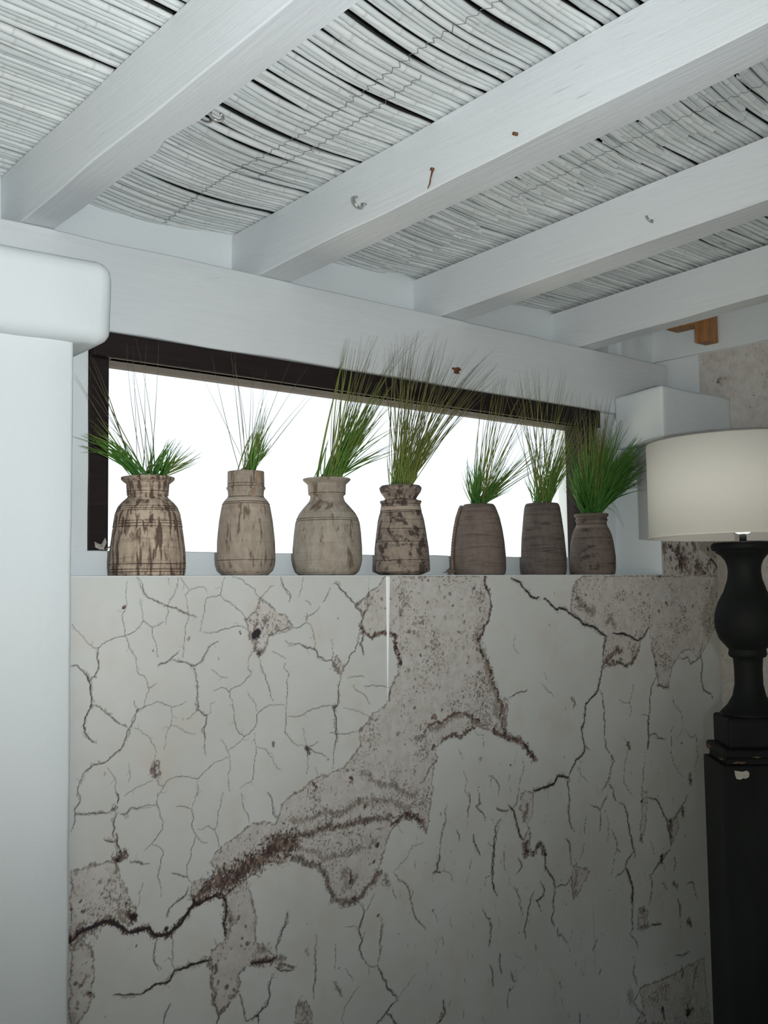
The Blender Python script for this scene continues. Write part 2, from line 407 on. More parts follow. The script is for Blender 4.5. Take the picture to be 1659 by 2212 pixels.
# ---------------------------------------------------------------- beams
def beam(i, x0, x1, label, notch=None):
    root = empty('ceiling_beam', (x0, 2.95, zb(2.95)))
    tag(root, label, 'beam')
    ox = Vector(root.location)
    st = [2.95-0.06*k for k in range(76)]
    V = []; Fc = []; b = 0.0035
    prof = [(x0+b, 0), (x1-b, 0), (x1, b), (x1, 1), (x0, 1), (x0, b)]
    prof2 = []
    for k in range(6):
        p, q = prof[k], prof[(k+1) % 6]; prof2.append(p)
        if k in (0, 2, 4):
            for t in (0.33, 0.66): prof2.append((p[0]*(1-t)+q[0]*t, p[1]*(1-t)+q[1]*t))
    K = len(prof2)
    for yy in st:
        z0 = zb(yy); h = zc(yy)-0.004-z0
        for (x, t) in prof2:
            z = z0+(t if t in (0, b) else t*h)
            q = Vector((x, yy, z)); e = mnoise.noise_vector(Vector((x*9+i*5, yy*3.2, z*9)))
            q.x += e.x*0.005; q.z += e.z*0.004 if t < 0.9 else 0
            if notch and t <= b+1e-6 and x > (x0+x1)/2:
                q.x -= notch[2]*math.exp(-((yy-notch[0])/notch[1])**2)
            V.append(q-ox)
    for s in range(len(st)-1):
        for j in range(K):
            j2 = (j+1) % K; Fc.append((s*K+j, (s+1)*K+j, (s+1)*K+j2, s*K+j2))
    Fc.append(tuple(range(K))); Fc.append(tuple((len(st)-1)*K+j for j in range(K))[::-1])
    smooth(obj('timber', mesh_from('timber', V, Fc), M['beam'], root)).location = (0, 0, 0)
    root.children[0].data.set_sharp_from_angle(angle=math.radians(32))
    return root, ox
def hook(root, ox, P, d, s, turn=0.0):
    """open screw hook standing out of the timber at P along d"""
    P = Vector(P)-ox; d = Vector(d).normalized(); u = Vector((0, 0, 1)) if abs(d.z) < 0.7 else Vector((0, 1, 0))
    sd = d.cross(u).normalized()
    pts = [P-d*0.004, P+d*s*0.45]
    c = P+d*s*0.95
    ax1 = (u*math.cos(turn)+sd*math.sin(turn))
    for k in range(11):
        an = pi+(k/10)*1.5*pi
        pts.append(c+d*(s*0.5*math.cos(an))+ax1*(s*0.5*math.sin(an)))
    tube('hook', M['hook'], pts, s*0.11, root, 6)
    return P
B1, o1 = beam(0, *BEAMS[0], 'white ceiling beam nearest the camera, leftmost of the four, in shade on its left face', (2.03, 0.05, 0.018))
B2, o2 = beam(1, *BEAMS[1], 'widest white ceiling beam with a screw hook and a rusty streak, second from left')
B3, o3 = beam(2, *BEAMS[2], 'white ceiling beam with one small hook, third from left, below the mat of broken canes')
B4, o4 = beam(3, *BEAMS[3], 'narrow white ceiling beam farthest right, in front of the brown wooden bracket')
hook(B1, o1, (1.125, 1.89, zb(1.89)+0.012), (1, 0, -0.35), 0.030, pi/2)
hook(B2, o2, (1.800, 2.162, 2.673), (-1, -0.2, -0.1), 0.036, 0.3)
hook(B3, o3, (2.602, 1.775, 2.698), (-1, -0.2, -0.1), 0.026, 0.6)
tube('nail', M['rust'], [Vector((1.806, 1.597, 2.676))-o2, Vector((1.788, 1.597, 2.675))-o2], 0.0045, B2, 8)
tube('nail', M['rust'], [Vector((1.806, 1.885, 2.684))-o2, Vector((1.790, 1.885, 2.683))-o2], 0.0045, B2, 8)
tube('rust_streak', M['rust'], [Vector((1.7948, 1.885, 2.682))-o2, Vector((1.7943, 1.893, 2.66))-o2, Vector((1.7943, 1.896, 2.648))-o2, Vector((1.7948, 1.905, 2.638))-o2], [0.0026, 0.0018, 0.0022, 0.0008], B2, 5)

# lintel
lint = empty('lintel_beam', (0.7, 2.695, 2.345))
tag(lint, 'long white painted beam over the window, carrying the ends of the ceiling beams', 'beam')
lb = soft_box('timber', M['lintel'], 0.0, 3.325, 0.0, 0.25, 0.0, 0.258, lint, 0.006, 0.004, 0.065, 4)
rp = Vector((2.666-0.7, 0, 2.413-2.345))
tube('rusty_nail', M['rust'], [rp+Vector((0, 0.01, 0)), rp+Vector((0, -0.014, -0.001))], 0.006, lint, 8)
bm = bmesh.new(); add_box(bm, rp.x-0.022, rp.x+0.022, -0.006, 0.006, rp.z-0.004, rp.z+0.003, 0.001)
add_box(bm, rp.x-0.012, rp.x+0.012, -0.006, 0.006, rp.z-0.018, rp.z-0.004, 0.001); obj('rusty_plate', bm, M['rust'], lint)

# ---------------------------------------------------------------- window
win = tag(empty('window_1', (1.245, 2.73, 1.722)), kind='structure')
W0 = Vector(win.location)
def wbox(name, m, x0, x1, y0, y1, z0, z1, bev=0.004):
    return box(name, m, x0-W0.x, x1-W0.x, y0-W0.y, y1-W0.y, z0-W0.z, z1-W0.z, win, bev)
wbox('head_rail', M['dark_wood'], 1.245, 3.53, 2.702, 2.85, 2.272, 2.3445, 0.006)
wbox('stile', M['dark_wood'], 1.245, 1.307, 2.731, 2.85, 1.722, 2.274)
wbox('stile', M['dark_wood'], 3.468, 3.53, 2.731, 2.85, 1.722, 2.274)
wbox('glazing_bead', M['bead'], 1.307, 3.468, 2.716, 2.745, 2.272, 2.286, 0.002)
wbox('bottom_rail', M['plaster'], 1.307, 3.468, 2.79, 2.85, 1.716, 1.722, 0.001)
wbox('glass', M['glass'], 1.30, 3.475, 2.806, 2.810, 1.715, 2.275, 0)

# bracket by the right wall
br = empty('wooden_bracket', (3.99, 2.50, 2.66)); tag(br, 'bare brown wooden bracket under the ceiling by the right wall', 'bracket')
box('hanging_leg', M['bracket'], -0.04, 0.04, -0.065, 0.0, 0.0, 0.135, br, 0.003)
box('arm', M['bracket'], -0.04, 0.04, 0.0, 0.14, 0.085, 0.135, br, 0.003)

# dry leaf on the window corner
V = []; Fc = []
for k in range(5):
    c = Vector((0.006*math.cos(k*1.9), -0.004*k*0.5, 0.002)); an = 0.3+k*1.1
    d = Vector((math.cos(an)*0.03, -0.012, abs(math.sin(an))*0.028+0.006)); s = Vector((0.004, -0.007, 0.004))
    b0 = len(V); V += [c, c+d*0.5+s, c+d, c+d*0.5-s, c+d*0.5+Vector((0, 0.003, 0.003))]
    Fc += [(b0, b0+1, b0+4), (b0+1, b0+2, b0+4), (b0+2, b0+3, b0+4), (b0+3, b0, b0+4)]
dl = obj('dry_leaf', mesh_from('dry_leaf', V, Fc), M['leaf']); dl.location = (1.285, 2.7285, 1.7215)
tag(dl, 'curled pale dry leaf at the lower left corner of the window frame', 'leaf')

# ---------------------------------------------------------------- printed wallpaper
OX = {'A': (130, 1220), 'B': (600, 1220), 'C': (1040, 1220), 'D': (130, 1712), 'E': (600, 1712), 'F': (1040, 1712)}
SC = 500/1659
def pw(k, x, y):
    ox_, oy_ = OX[k]; P = atY(ox_+x*SC, oy_+y*SC, D); return (P.x, P.z)
CR = open_cracks = """
D 13 75,1070 130,1010 200,975 250,950 320,925 380,930 440,965 480,1000
D 11 480,1000 560,990 640,970 660,1010 720,1028 780,1005
D 12 780,1005 850,955 885,900 920,850 970,800
D 8 950,760 965,790 1000,800 1060,760 1110,735 1180,760
D 8 1180,760 1190,850 1170,950 1180,1030
D 7 1370,1225 1440,1215 1510,1205 1545,1180
A 3 545,80 590,140 625,230 690,262 770,292 850,325 910,352 980,372
A 2.2 480,120 468,190 473,250 455,340 443,370 455,430 462,505 490,590 540,660 555,770 600,795 625,860 637,900 610,960 605,1015
A 2.4 85,425 150,505 205,570 245,598 275,595 330,550 400,522 460,510 530,480 580,425 597,402 625,425 658,452 665,520 690,590 700,660
A 1.5 570,240 580,300 592,350 597,402
A 1.5 658,450 710,432 740,410
A 2 840,80 825,180 795,240 770,292 775,340 760,400 755,430
A 1.6 775,100 778,145
A 2 862,85 890,135 920,175
A 1.8 1050,200 1030,160 980,160 930,180 895,215 905,280 912,350 900,430 895,500 885,570 878,665
A 2 1180,85 1160,150 1148,215 1090,228 1050,238 1035,290 1025,360 1010,430 1000,475
A 2.4 1148,215 1175,255 1210,265 1250,295 1290,330 1320,370 1338,410
A 2.4 1235,88 1300,102 1330,140 1390,168 1400,205 1432,245
A 2 1432,240 1465,200 1500,160 1530,147
A 2.6 1580,85 1592,150 1620,195 1650,220 1638,265
A 2.6 1025,483 1130,480 1180,455 1250,440 1290,440 1345,470
A 3.2 272,590 265,650 272,740 245,800 205,835
A 5 75,725 125,722 160,760 205,835 215,900 225,960 218,1015 180,1090 165,1150 180,1210 230,1265 260,1278
A 3 218,1012 285,1018 335,1070 400,1120 480,1165
A 3.4 605,1018 555,1035 540,1070 515,1140 475,1200 455,1280 420,1330 360,1380 300,1425 230,1440 170,1490 140,1550 122,1650
A 2 530,975 545,1030
A 1.8 610,1015 670,990 720,985 780,1010 800,1020 860,1005 900,980
A 2.2 625,880 660,870 690,850
A 3 700,718 750,705 790,675 845,630
A 3 790,675 840,695 920,712 955,725 1010,690 1035,640 1070,590 1135,545
A 3 955,725 975,790 985,860 985,980 990,1040 1050,1075 1045,1140 1030,1200 1035,1290 1040,1370
A 1.7 985,1045 940,1080 905,1110
A 1.6 795,1020 800,1080 792,1145 760,1210 755,1290 742,1325
A 1.6 792,1145 850,1170 900,1200 965,1210
A 1.2 1050,1075 1080,1060 1075,1000 1110,985
A 1.8 1080,750 1120,775 1155,805 1200,812
A 2.4 1375,625 1345,690 1345,750 1370,770 1330,820 1290,865 1210,915 1190,885 1140,885 1100,900
A 2.6 1210,915 1235,980 1245,1080 1260,1170 1318,1232 1385,1180 1410,1120 1420,1060 1470,1020 1530,1005 1610,1010
A 2.6 1420,650 1440,730 1470,820 1500,900 1525,975
A 1.8 1345,900 1370,960 1415,1050
A 2 1318,1232 1260,1290 1200,1340 1150,1250
A 2 1200,1340 1215,1400 1220,1470 1208,1560 1212,1620
A 2.4 1200,1375 1120,1410 1060,1460 980,1535 910,1518 840,1518 770,1545 740,1590 700,1650
A 2 1390,1210 1390,1260 1405,1330 1390,1420 1385,1500 1355,1560 1285,1605
A 1.8 1405,1305 1470,1320 1500,1370 1530,1425 1580,1470
A 2 980,1535 990,1600 985,1659
A 1.8 530,1170 590,1210 650,1260 680,1310 680,1370 675,1420
A 2 660,1545 580,1580 510,1620 460,1659
A 2 690,1535 705,1575 740,1590
A 1.8 340,1455 370,1500 400,1560 405,1659
A 1.6 490,1420 497,1480 488,1560
A 2.2 1515,620 1560,640 1615,675
A 2.4 1610,705 1600,735 1640,790 1630,900 1620,1010 1618,1110 1612,1200 1659,1270
B 2.6 20,90 40,160 95,222 80,265
B 2 185,90 175,160 145,235
B 2.4 195,255 225,270 240,295
B 2.6 375,165 345,230 320,270
B 2.6 300,300 260,345 205,375 200,415 110,450 0,495
B 2 205,340 205,410 250,470 262,530 262,605
B 4 400,135 430,145 480,200 520,250 560,300
B 2 650,85 653,150 650,220 635,250
B 3.4 60,550 160,565 210,600 280,620 285,655 350,690 385,680
B 2 385,530 390,600 388,680
B 3 585,485 575,560 550,620 510,680 465,740
B 4 455,800 435,880 432,950 425,1010 400,1030 415,1090 415,1200 405,1290 400,1330
B 2 400,1330 398,1400 388,1460
B 2.6 400,1020 360,1008 290,1025 240,1035 200,1060 150,1085 70,1090
B 2.2 370,1205 420,1220 490,1210 590,1180
B 2.2 500,815 550,800 600,795 618,805
B 2.4 540,860 548,885 600,920 640,965 660,1005
B 2.4 610,872 680,862 740,868 800,880
B 1.4 470,1025 540,1035 600,1060 655,1090
B 1.8 45,1195 90,1250 140,1300 210,1310
B 2.6 215,1320 215,1400 208,1500
B 2.4 215,1320 290,1350 350,1378
B 2.2 215,1310 260,1290 290,1265
B 1.6 180,1170 190,1240 205,1300
B 1.8 265,1450 285,1510
B 3 800,980 800,930 815,875
B 1.6 1290,1310 1330,1400
B 2.2 1330,1470 1355,1550 1340,1620 1370,1659
B 2.4 1510,1510 1560,1540 1585,1580 1580,1640
B 1.8 1430,1590 1440,1659
B 1.6 1410,1195 1430,1220 1475,1220 1475,1300
C 8 215,98 290,155 345,220 375,236 412,230
C 8 445,245 490,275 530,320 590,318 640,350 700,390 760,430 820,455 870,500 895,512
C 7 940,490 1000,490 1060,510 1130,540 1150,525
C 4 1200,450 1165,500 1145,530
C 5 890,520 880,590 870,650
C 6 865,720 855,800 838,885 790,950 745,1000 740,1080 715,1180 730,1260 740,1305 720,1370 680,1395 650,1450 620,1525
C 3 742,1300 775,1328
C 8 620,1525 590,1515 550,1505
C 9 550,1510 525,1560 480,1590 420,1605 370,1620
C 4 620,1525 622,1590 625,1659
C 3.4 838,890 870,950 880,1040 880,1150 885,1240 890,1310 930,1380
C 3.4 940,1390 925,1460 905,1550 860,1620
C 3 905,1550 940,1600 955,1659
C 1.8 700,80 690,140 660,170 650,260 640,340
C 1.6 775,80 765,140 740,200
C 2 245,495 228,550 235,600 270,640
C 2.4 430,845 475,905 520,948
C 3 330,890 280,910 190,950
C 1.6 450,770 465,825
C 3 1210,560 1225,620 1245,700
C 3.4 1258,800 1215,880 1205,960 1205,1050 1195,1085
C 6 1195,1080 1195,1160 1198,1230 1185,1330
C 2.4 1180,1330 1165,1420 1160,1510 1150,1600 1145,1659
C 2 1140,1075 1195,1085
C 3 1200,1220 1250,1218 1270,1245 1320,1255
C 2.2 1085,860 1070,950 1060,990 1075,1050 1062,1105
C 2 980,965 1010,985 1060,992
C 2.4 1015,1235 1045,1290 1055,1320 1040,1380 1020,1440 1020,1560 1060,1620 1085,1659
C 2 1365,940 1375,990 1410,1040 1435,1085 1440,1180 1390,1250
C 2.4 1370,1100 1355,1210 1358,1340 1380,1430 1450,1520
C 2.6 1460,1180 1500,1240 1530,1220 1545,1320 1535,1420 1520,1460
C 4 1585,560 1565,620 1580,690 1575,800 1585,870 1610,910 1640,920 1659,960
C 3 1420,670 1475,660 1500,715 1550,680
C 2 300,1380 300,1480 270,1580 262,1659
C 2.4 50,1510 100,1540 120,1580 120,1659
C 1.8 700,1460 730,1520 765,1560
D 3 130,0 140,70 100,130 75,280
D 3.6 105,150 160,162 240,145 370,125
D 4 405,0 410,80
D 3.6 415,140 380,220 375,290 380,320
D 3 430,150 460,158 500,110 560,110 600,95 690,88
D 2.6 700,0 690,60 715,170 735,265 690,320 655,365 600,415
D 2.6 655,365 720,400 740,440 715,530 695,600 715,660 718,745
D 2.6 980,0 945,110 955,190 945,250 975,310 940,400 930,470 905,535 912,600 940,650
D 2.2 830,98 890,98 940,115
D 2 975,310 1010,355 1055,360
D 2.2 1165,0 1130,130 1125,220 1105,270 1060,238 985,265
D 2.2 1105,270 1130,330 1150,400
D 2.4 1295,0 1310,90 1345,160 1355,235
D 4 310,330 350,348 395,350
D 5 405,290 405,360 430,420
D 3 1490,0 1520,100 1550,190
D 3 800,580 850,590 910,610
D 3 495,492 560,495 590,515 630,508
D 2 590,650 565,720 555,820
D 3.4 915,690 860,770 780,830 760,890
D 3.4 695,1040 675,1120 668,1180 690,1240 705,1280
D 2.6 795,1040 805,1120 812,1205
D 8 820,1275 790,1340 720,1370 650,1400 590,1440
D 5 590,1440 510,1445 440,1448 380,1450
D 9 820,1275 890,1255 980,1225 1060,1205
D 2.4 775,1180 800,1230 820,1270
D 3 785,1510 760,1570 740,1659
D 3.4 1630,850 1620,930 1585,1020 1545,1100 1550,1180
D 4 1530,1300 1500,1380 1500,1460 1480,1530 1420,1590 1390,1610 1330,1640
D 3 1285,1440 1300,1500 1320,1590 1330,1640
D 5 1390,1610 1420,1600 1420,1659
D 4 1540,1250 1580,1280 1659,1275
D 4 1130,1580 1120,1659
D 2.2 1100,1050 1130,1100
E 3 70,850 50,930 20,1020 0,1070
E 4 570,780 620,850 580,970 605,1060 585,1100 600,1160 630,1215
E 2.6 690,720 660,800 625,858
E 2.6 625,1000 605,1070
E 3.4 735,890 735,1000 735,1110 715,1220
E 5 715,1235 750,1330 790,1410 855,1495
E 4 855,1495 800,1540 775,1575 740,1620 705,1659
E 5 775,1575 830,1640 850,1659
E 2.6 630,1215 660,1245 690,1250 715,1235
E 2.6 655,1250 648,1310
E 3 835,580 900,640 945,710 960,800 985,890 1020,940 1065,990
E 2 830,570 880,510 930,460 960,380 1040,355
E 2.4 820,680 850,770
E 5 1160,430 1150,500 1130,580
E 3 1200,90 1195,240 1170,330 1160,430
E 4 1105,580 1170,572
E 2 1170,565 1230,570 1260,640
E 3 270,1020 275,1150 268,1290 252,1400 258,1480
E 2 410,1080 410,1270
E 2.4 485,1260 540,1345
E 3 395,1355 430,1410 465,1460
E 2.4 580,1390 540,1440 490,1520 455,1620 465,1659
E 1.6 855,1490 930,1380 1020,1290
E 5 1190,1480 1198,1560 1180,1610 1130,1659
E 2 480,965 575,975
E 1.8 1115,860 1145,925
E 2.4 1175,1030 1190,1100
E 3 1370,0 1380,60 1355,180
E 3 1440,0 1455,80 1420,95 1460,140 1490,210
E 2.4 1570,110 1600,130 1659,125
E 3 1280,265 1300,300 1300,350
E 4.5 1400,300 1405,350 1430,400 1455,460
E 4 1600,190 1560,260 1550,400 1540,480 1540,590 1550,690 1575,740
E 2.4 1540,590 1490,610 1485,670
E 2.4 1390,480 1375,550
E 3 1470,830 1490,885 1520,905 1525,1000 1515,1110
E 2.6 1590,1150 1590,1240 1605,1295
E 2.6 1525,1240 1540,1300 1540,1390
E 2 1335,1325 1350,1410
F 7 200,100 235,140 250,210 265,280 300,340
F 3 265,0 255,60 230,105
F 3 105,110 130,128 190,125
F 3.6 620,0 632,60 622,130 630,210 670,285
F 3 780,85 820,100 848,130 848,270
F 3 900,20 870,70 848,125
F 2.4 755,170 742,220 740,300
F 2 895,150 915,220 910,360
F 4 945,0 965,60
F 5 985,70 1040,135 1055,230 1075,310 1085,400 1105,470
F 3 940,280 965,340 970,410 1000,432
F 2.6 970,400 950,490 930,600
F 3.4 600,320 630,360 640,450 645,515
F 2 665,475 680,530
F 6 455,430 455,510 480,570 510,610 530,690
F 4 530,690 515,770 500,900 525,965
F 3 545,970 555,1020 620,1085
F 3 530,690 570,660 610,660 645,600
F 3.4 260,470 290,530 255,590
F 3 230,685 258,720 270,800 300,880
F 4 375,710 350,790 330,880 305,980 315,1055
F 4 420,640 450,690 440,740 395,775 425,850
F 3 85,380 90,440 75,520 78,620 85,690 110,740
F 2.6 50,350 90,390 140,180
F 9 1035,540 1060,600 1080,660 1085,720 1080,790
F 4 1080,790 1078,900 1065,1020
F 4 1080,420 1045,480 1030,540
F 3 1030,545 1000,580 960,605
F 3 1065,1020 1105,1060 1122,1115
F 3 1200,590 1220,650 1215,730 1200,800
F 5 1190,35 1250,50 1290,120 1330,210 1345,280 1355,400
F 4 1355,400 1310,455 1250,540 1210,590
F 3 1480,10 1440,90 1400,160 1350,230
F 5 1405,760 1420,830 1425,910
F 2.4 1425,910 1425,1000
F 3 1380,450 1380,560
F 3 1470,650 1510,640 1530,700 1550,760
F 3 1290,650 1330,695
F 3 1390,1170 1440,1165 1490,1140
F 5 1435,1240 1435,1340
F 3.4 1550,1230 1525,1310 1515,1410
F 3 1090,1180 1085,1300 1115,1390
F 3 1130,1400 1110,1470 1085,1500 1120,1560 1170,1600 1180,1659
F 3 830,1040 815,1090 795,1140
F 2.4 62,900 70,1000 55,1110
F 3 130,1150 128,1240 145,1300
F 3 60,1240 80,1290 82,1390
F 3 215,1280 215,1310 240,1370
F 2.4 240,1370 200,1420 185,1500 188,1560
F 3 855,1265 840,1310
F 3 565,1345 565,1410
F 3 385,1090 390,1130
F 3 705,1580 708,1659
F 6 1300,1550 1310,1630
F 5 1210,955 1290,945
F 2 700,480 730,420 745,360
F 2 1205,340 1240,460
F 2 165,380 165,500 175,580
"""
POLY = """
B 780,78 1500,78 1500,160 1530,280 1490,430 1440,550 1470,660 1530,740 1560,880 1590,970 1640,1000 1640,1230 1500,1180 1400,1165 1330,1210 1200,1250 1140,1300 1130,1400 1110,1500 1108,1632 1090,1765 1062,1925 1030,1845 960,1802 890,1822 840,1872 790,1972 730,2152 738,2210 600,2382 540,2422 440,2435 380,2402 345,2320 350,2232 320,2192 250,2172 90,2112 0,2132 -110,2155 -230,2272 -310,2312 -380,2392 -500,2382 -580,2442 -630,2332 -610,2282 -490,2252 -450,2172 -490,2132 -430,2042 -270,1925 -160,1842 -20,1862 20,1732 100,1660 250,1540 470,1460 590,1300 595,1180 700,1050 780,1000 805,890 870,790 860,700 835,520 800,500 690,520 590,485 612,380 560,290 640,230
C 640,340 650,170 720,78 1740,78 1700,400 1600,600 1550,680 1500,600 1420,640 1365,740 1330,880 1265,860 1250,720 1220,560 1200,450 1150,535 1130,600 1110,645 1060,725 960,712 870,735 868,640 885,510 800,440 700,390
A 1430,240 1560,330 1659,440 1500,520 1470,600 1420,655 1380,600 1350,470 1330,390 1390,340
A 645,1430 690,1405 712,1450 690,1530 660,1520
B 380,690 430,665 465,740 455,800 400,760
B 555,285 590,255 645,230 640,290 610,340
D 75,570 160,550 230,515 350,505 400,470 425,600 480,690 515,800 550,800 535,900 490,930 400,900 330,905 240,960 150,1010 75,1090
D 75,1080 210,1080 238,1150 242,1280 222,1480 150,1640 75,1659
D 1180,740 1330,640 1370,780 1390,900 1400,1000 1385,1090 1450,1090 1520,1160 1500,1215 1350,1230 1270,1320 1280,1430 1130,1585 1090,1480 1078,1220 1090,1140 1170,1050 1185,1000 1205,850
F 290,0 370,0 370,100 340,240 352,440 300,465 290,350 330,250 270,120
F 660,530 780,560 720,680 660,770 645,650
F 1130,1395 1270,1345 1400,1290 1590,1180 1640,1659 1100,1659 1160,1560
F 1130,830 1190,840 1195,970 1120,985
F 1150,0 1190,0 1165,300 1140,300
F 1340,200 1400,180 1410,250 1360,390
E 120,1530 200,1490 245,1600 240,1659 130,1659
C 160,950 185,960 180,1200 290,1250 330,1310 405,1395 380,1412 310,1330 250,1270 170,1250 100,1200 130,1000
"""
ROUGH = """
D 150 0.95 1659,350 1560,390 1450,450 1330,530 1250,600 1130,640
D 95 0.9 1130,650 1040,700 970,760
E 150 0.95 -60,420 30,400 90,340
E 51 0.8 0,330 150,290 300,260 430,240 560,220 660,190 800,170
E 44 0.95 830,220 880,170 950,150 1010,180 1035,230
E 44 0.75 110,470 230,520 330,560 360,680 400,760 470,790 560,770 730,570
E 60 0.35 150,400 330,470 520,420 700,350
E 70 0.30 480,560 480,680 560,600
E 60 0.40 100,200 330,150 560,60 800,60 960,110
B 60 0.42 600,1500 700,1560 850,1600 1000,1640
B 60 0.45 1000,1240 1100,1170 1200,1120 1310,1060 1400,1110 1450,1140
B 15 1.0 1050,1170 1110,1145 1190,1112 1250,1085 1305,1052 1370,1075 1430,1120 1445,1150
B 27 0.95 1180,1250 1280,1225 1350,1195 1400,1170
B 20 1.0 1485,90 1500,160 1525,250 1525,330 1490,430 1470,480 1440,550 1450,620 1490,690 1530,760 1560,880 1585,970
B 85 0.35 1450,450 1430,560 1490,700 1530,860 1570,1000 1600,1150
B 24 0.9 1590,960 1600,1080 1620,1200 1659,1260
B 20 1.0 590,430 600,470 660,510 720,500 790,495 840,495 835,540 850,620 870,680 880,730
B 14 0.8 615,340 608,420 612,520 615,630
B 20 0.7 560,290 590,330 610,380
B 17 0.8 1135,1390 1115,1440
B 17 0.5 1110,1440 1070,1500 1030,1560
C 34 0.95 90,1190 150,1215 210,1240 260,1265 300,1280
C 37 1.0 300,1280 340,1330 385,1400
C 27 0.55 175,1000 165,1100 175,1200
C 24 0.9 875,715 940,700 1000,705 1050,720 1090,680 1130,600
C 20 0.8 1262,860 1300,880 1340,875
C 20 0.6 1250,700 1260,800
C 60 0.5 680,240 730,290 800,340
C 51 0.5 900,420 930,380 950,440
C 44 0.9 1000,620 930,640 890,690
D 41 1.0 75,1070 130,1010 200,975 250,950 320,925 380,930 440,965 480,1000
D 29 1.0 480,1000 560,990 640,970 660,1010 720,1028 780,1005
D 44 1.0 740,1025 800,990 850,945 885,900
D 24 1.0 885,900 920,850 970,800
D 34 1.0 940,740 960,790 1000,800 1060,760 1110,735 1180,760
D 95 0.65 90,1060 170,1020 230,990
D 68 0.9 500,860 520,900
D 60 0.4 420,870 470,900 330,900
D 61 0.95 400,470 430,455 440,440
D 34 0.6 390,500 400,560
D 34 0.8 1185,760 1190,850 1170,950 1180,1030
D 41 0.45 1200,850 1230,940 1200,990
D 24 0.7 1080,1210 1090,1400 1110,1520 1140,1580 1200,1520 1270,1430
D 20 0.5 1280,1400 1275,1320 1330,1260
D 37 0.95 1370,1225 1440,1215 1510,1205 1545,1180
D 68 0.35 1400,1150 1470,1120
D 44 0.6 1580,1170 1570,1240
D 41 0.6 1050,1205 1075,1250
D 44 0.8 190,1430 215,1460
D 34 0.6 150,1370 180,1330
D 24 0.6 215,1100 235,1160
F 44 0.6 330,100 300,190
F 44 0.9 325,360 320,430
F 27 0.9 360,455 390,410 430,360 450,440
F 34 0.3 680,560 670,740
F 34 0.6 1140,970 1190,960
F 41 0.9 1160,840 1160,845
F 37 0.9 1285,460 1290,500
F 37 0.8 1355,210 1360,310
F 34 0.7 1380,650 1400,680
F 68 0.35 1060,1450 1080,1490
F 51 0.9 1480,1570 1490,1580
F 37 0.8 1300,1550 1300,1560
F 27 0.9 1480,910 1500,950
F 27 0.8 1435,110 1445,150
F 31 0.8 1145,320 1150,340
C 31 0.9 1050,1290 1060,1310
C 27 0.9 935,1390 940,1400
C 37 0.6 650,960 665,1000
C 34 0.8 1490,1520 1500,1560
B 31 0.9 520,1540 525,1550
B 27 0.9 250,1570 270,1600
B 37 0.9 205,1310 220,1330
B 37 0.6 400,1020 410,1040
B 44 0.6 400,720 440,780
A 51 0.7 665,1440 690,1510
A 44 0.5 1480,380 1470,420
A 37 0.6 1400,420 1380,520 1400,610 1440,620
A 31 0.5 545,1040 550,1050
D 41 0.7 395,115 400,120
E 51 0.5 770,610 790,660
E 34 0.9 510,580 530,640
E 68 0.5 160,1520 200,1620
E 41 0.5 20,1170 40,1190
E 24 0.8 10,1230 110,1250
E 20 0.8 1170,1590 1160,1630
E 37 0.3 210,1120 215,1140
"""
HOLE = [('A', 1408, 492, 44, 1.0), ('A', 1420, 635, 18, 0.9), ('D', 415, 475, 22, 1.0), ('D', 515, 885, 26, 1.0), ('D', 755, 965, 20, 1.0), ('D', 210, 1435, 14, 1), ('B', 525, 1535, 14, 1), ('B', 830, 495, 16, 0.9), ('B', 700, 495, 13, 0.9),
        ('B', 265, 1595, 12, 1), ('B', 1080, 320, 8, 1), ('B', 1325, 918, 9, 0.8), ('B', 1170, 1045, 10, 0.8), ('B', 995, 140, 6, 0.9), ('B', 1015, 210, 6, 0.9), ('B', 1390, 225, 9, 0.5), ('B', 1400, 800, 8, 0.8),
        ('C', 1330, 280, 14, 1), ('C', 1200, 378, 9, 1), ('C', 975, 235, 7, 1), ('C', 1057, 560, 10, 1), ('C', 1250, 722, 12, 1), ('C', 690, 240, 20, 0.7), ('C', 210, 1435, 10, 1), ('C', 1500, 1540, 14, 1), ('C', 1275, 80, 10, 1),
        ('F', 1285, 465, 14, 1), ('F', 1160, 840, 13, 1), ('F', 1145, 65, 12, 1), ('F', 1355, 212, 14, 0.9), ('F', 1495, 930, 13, 1), ('F', 1440, 130, 12, 1), ('F', 912, 700, 8, 1), ('F', 272, 995, 7, 1), ('F', 1480, 1580, 24, 0.9), ('F', 1300, 1560, 16, 0.8), ('F', 455, 440, 12, 1), ('F', 325, 415, 14, 0.8), ('F', 1380, 660, 10, 0.9),
        ('E', 800, 670, 10, 0.9), ('E', 205, 945, 6, 0.9), ('E', 715, 70, 10, 0.8), ('E', 515, 625, 12, 0.8)]

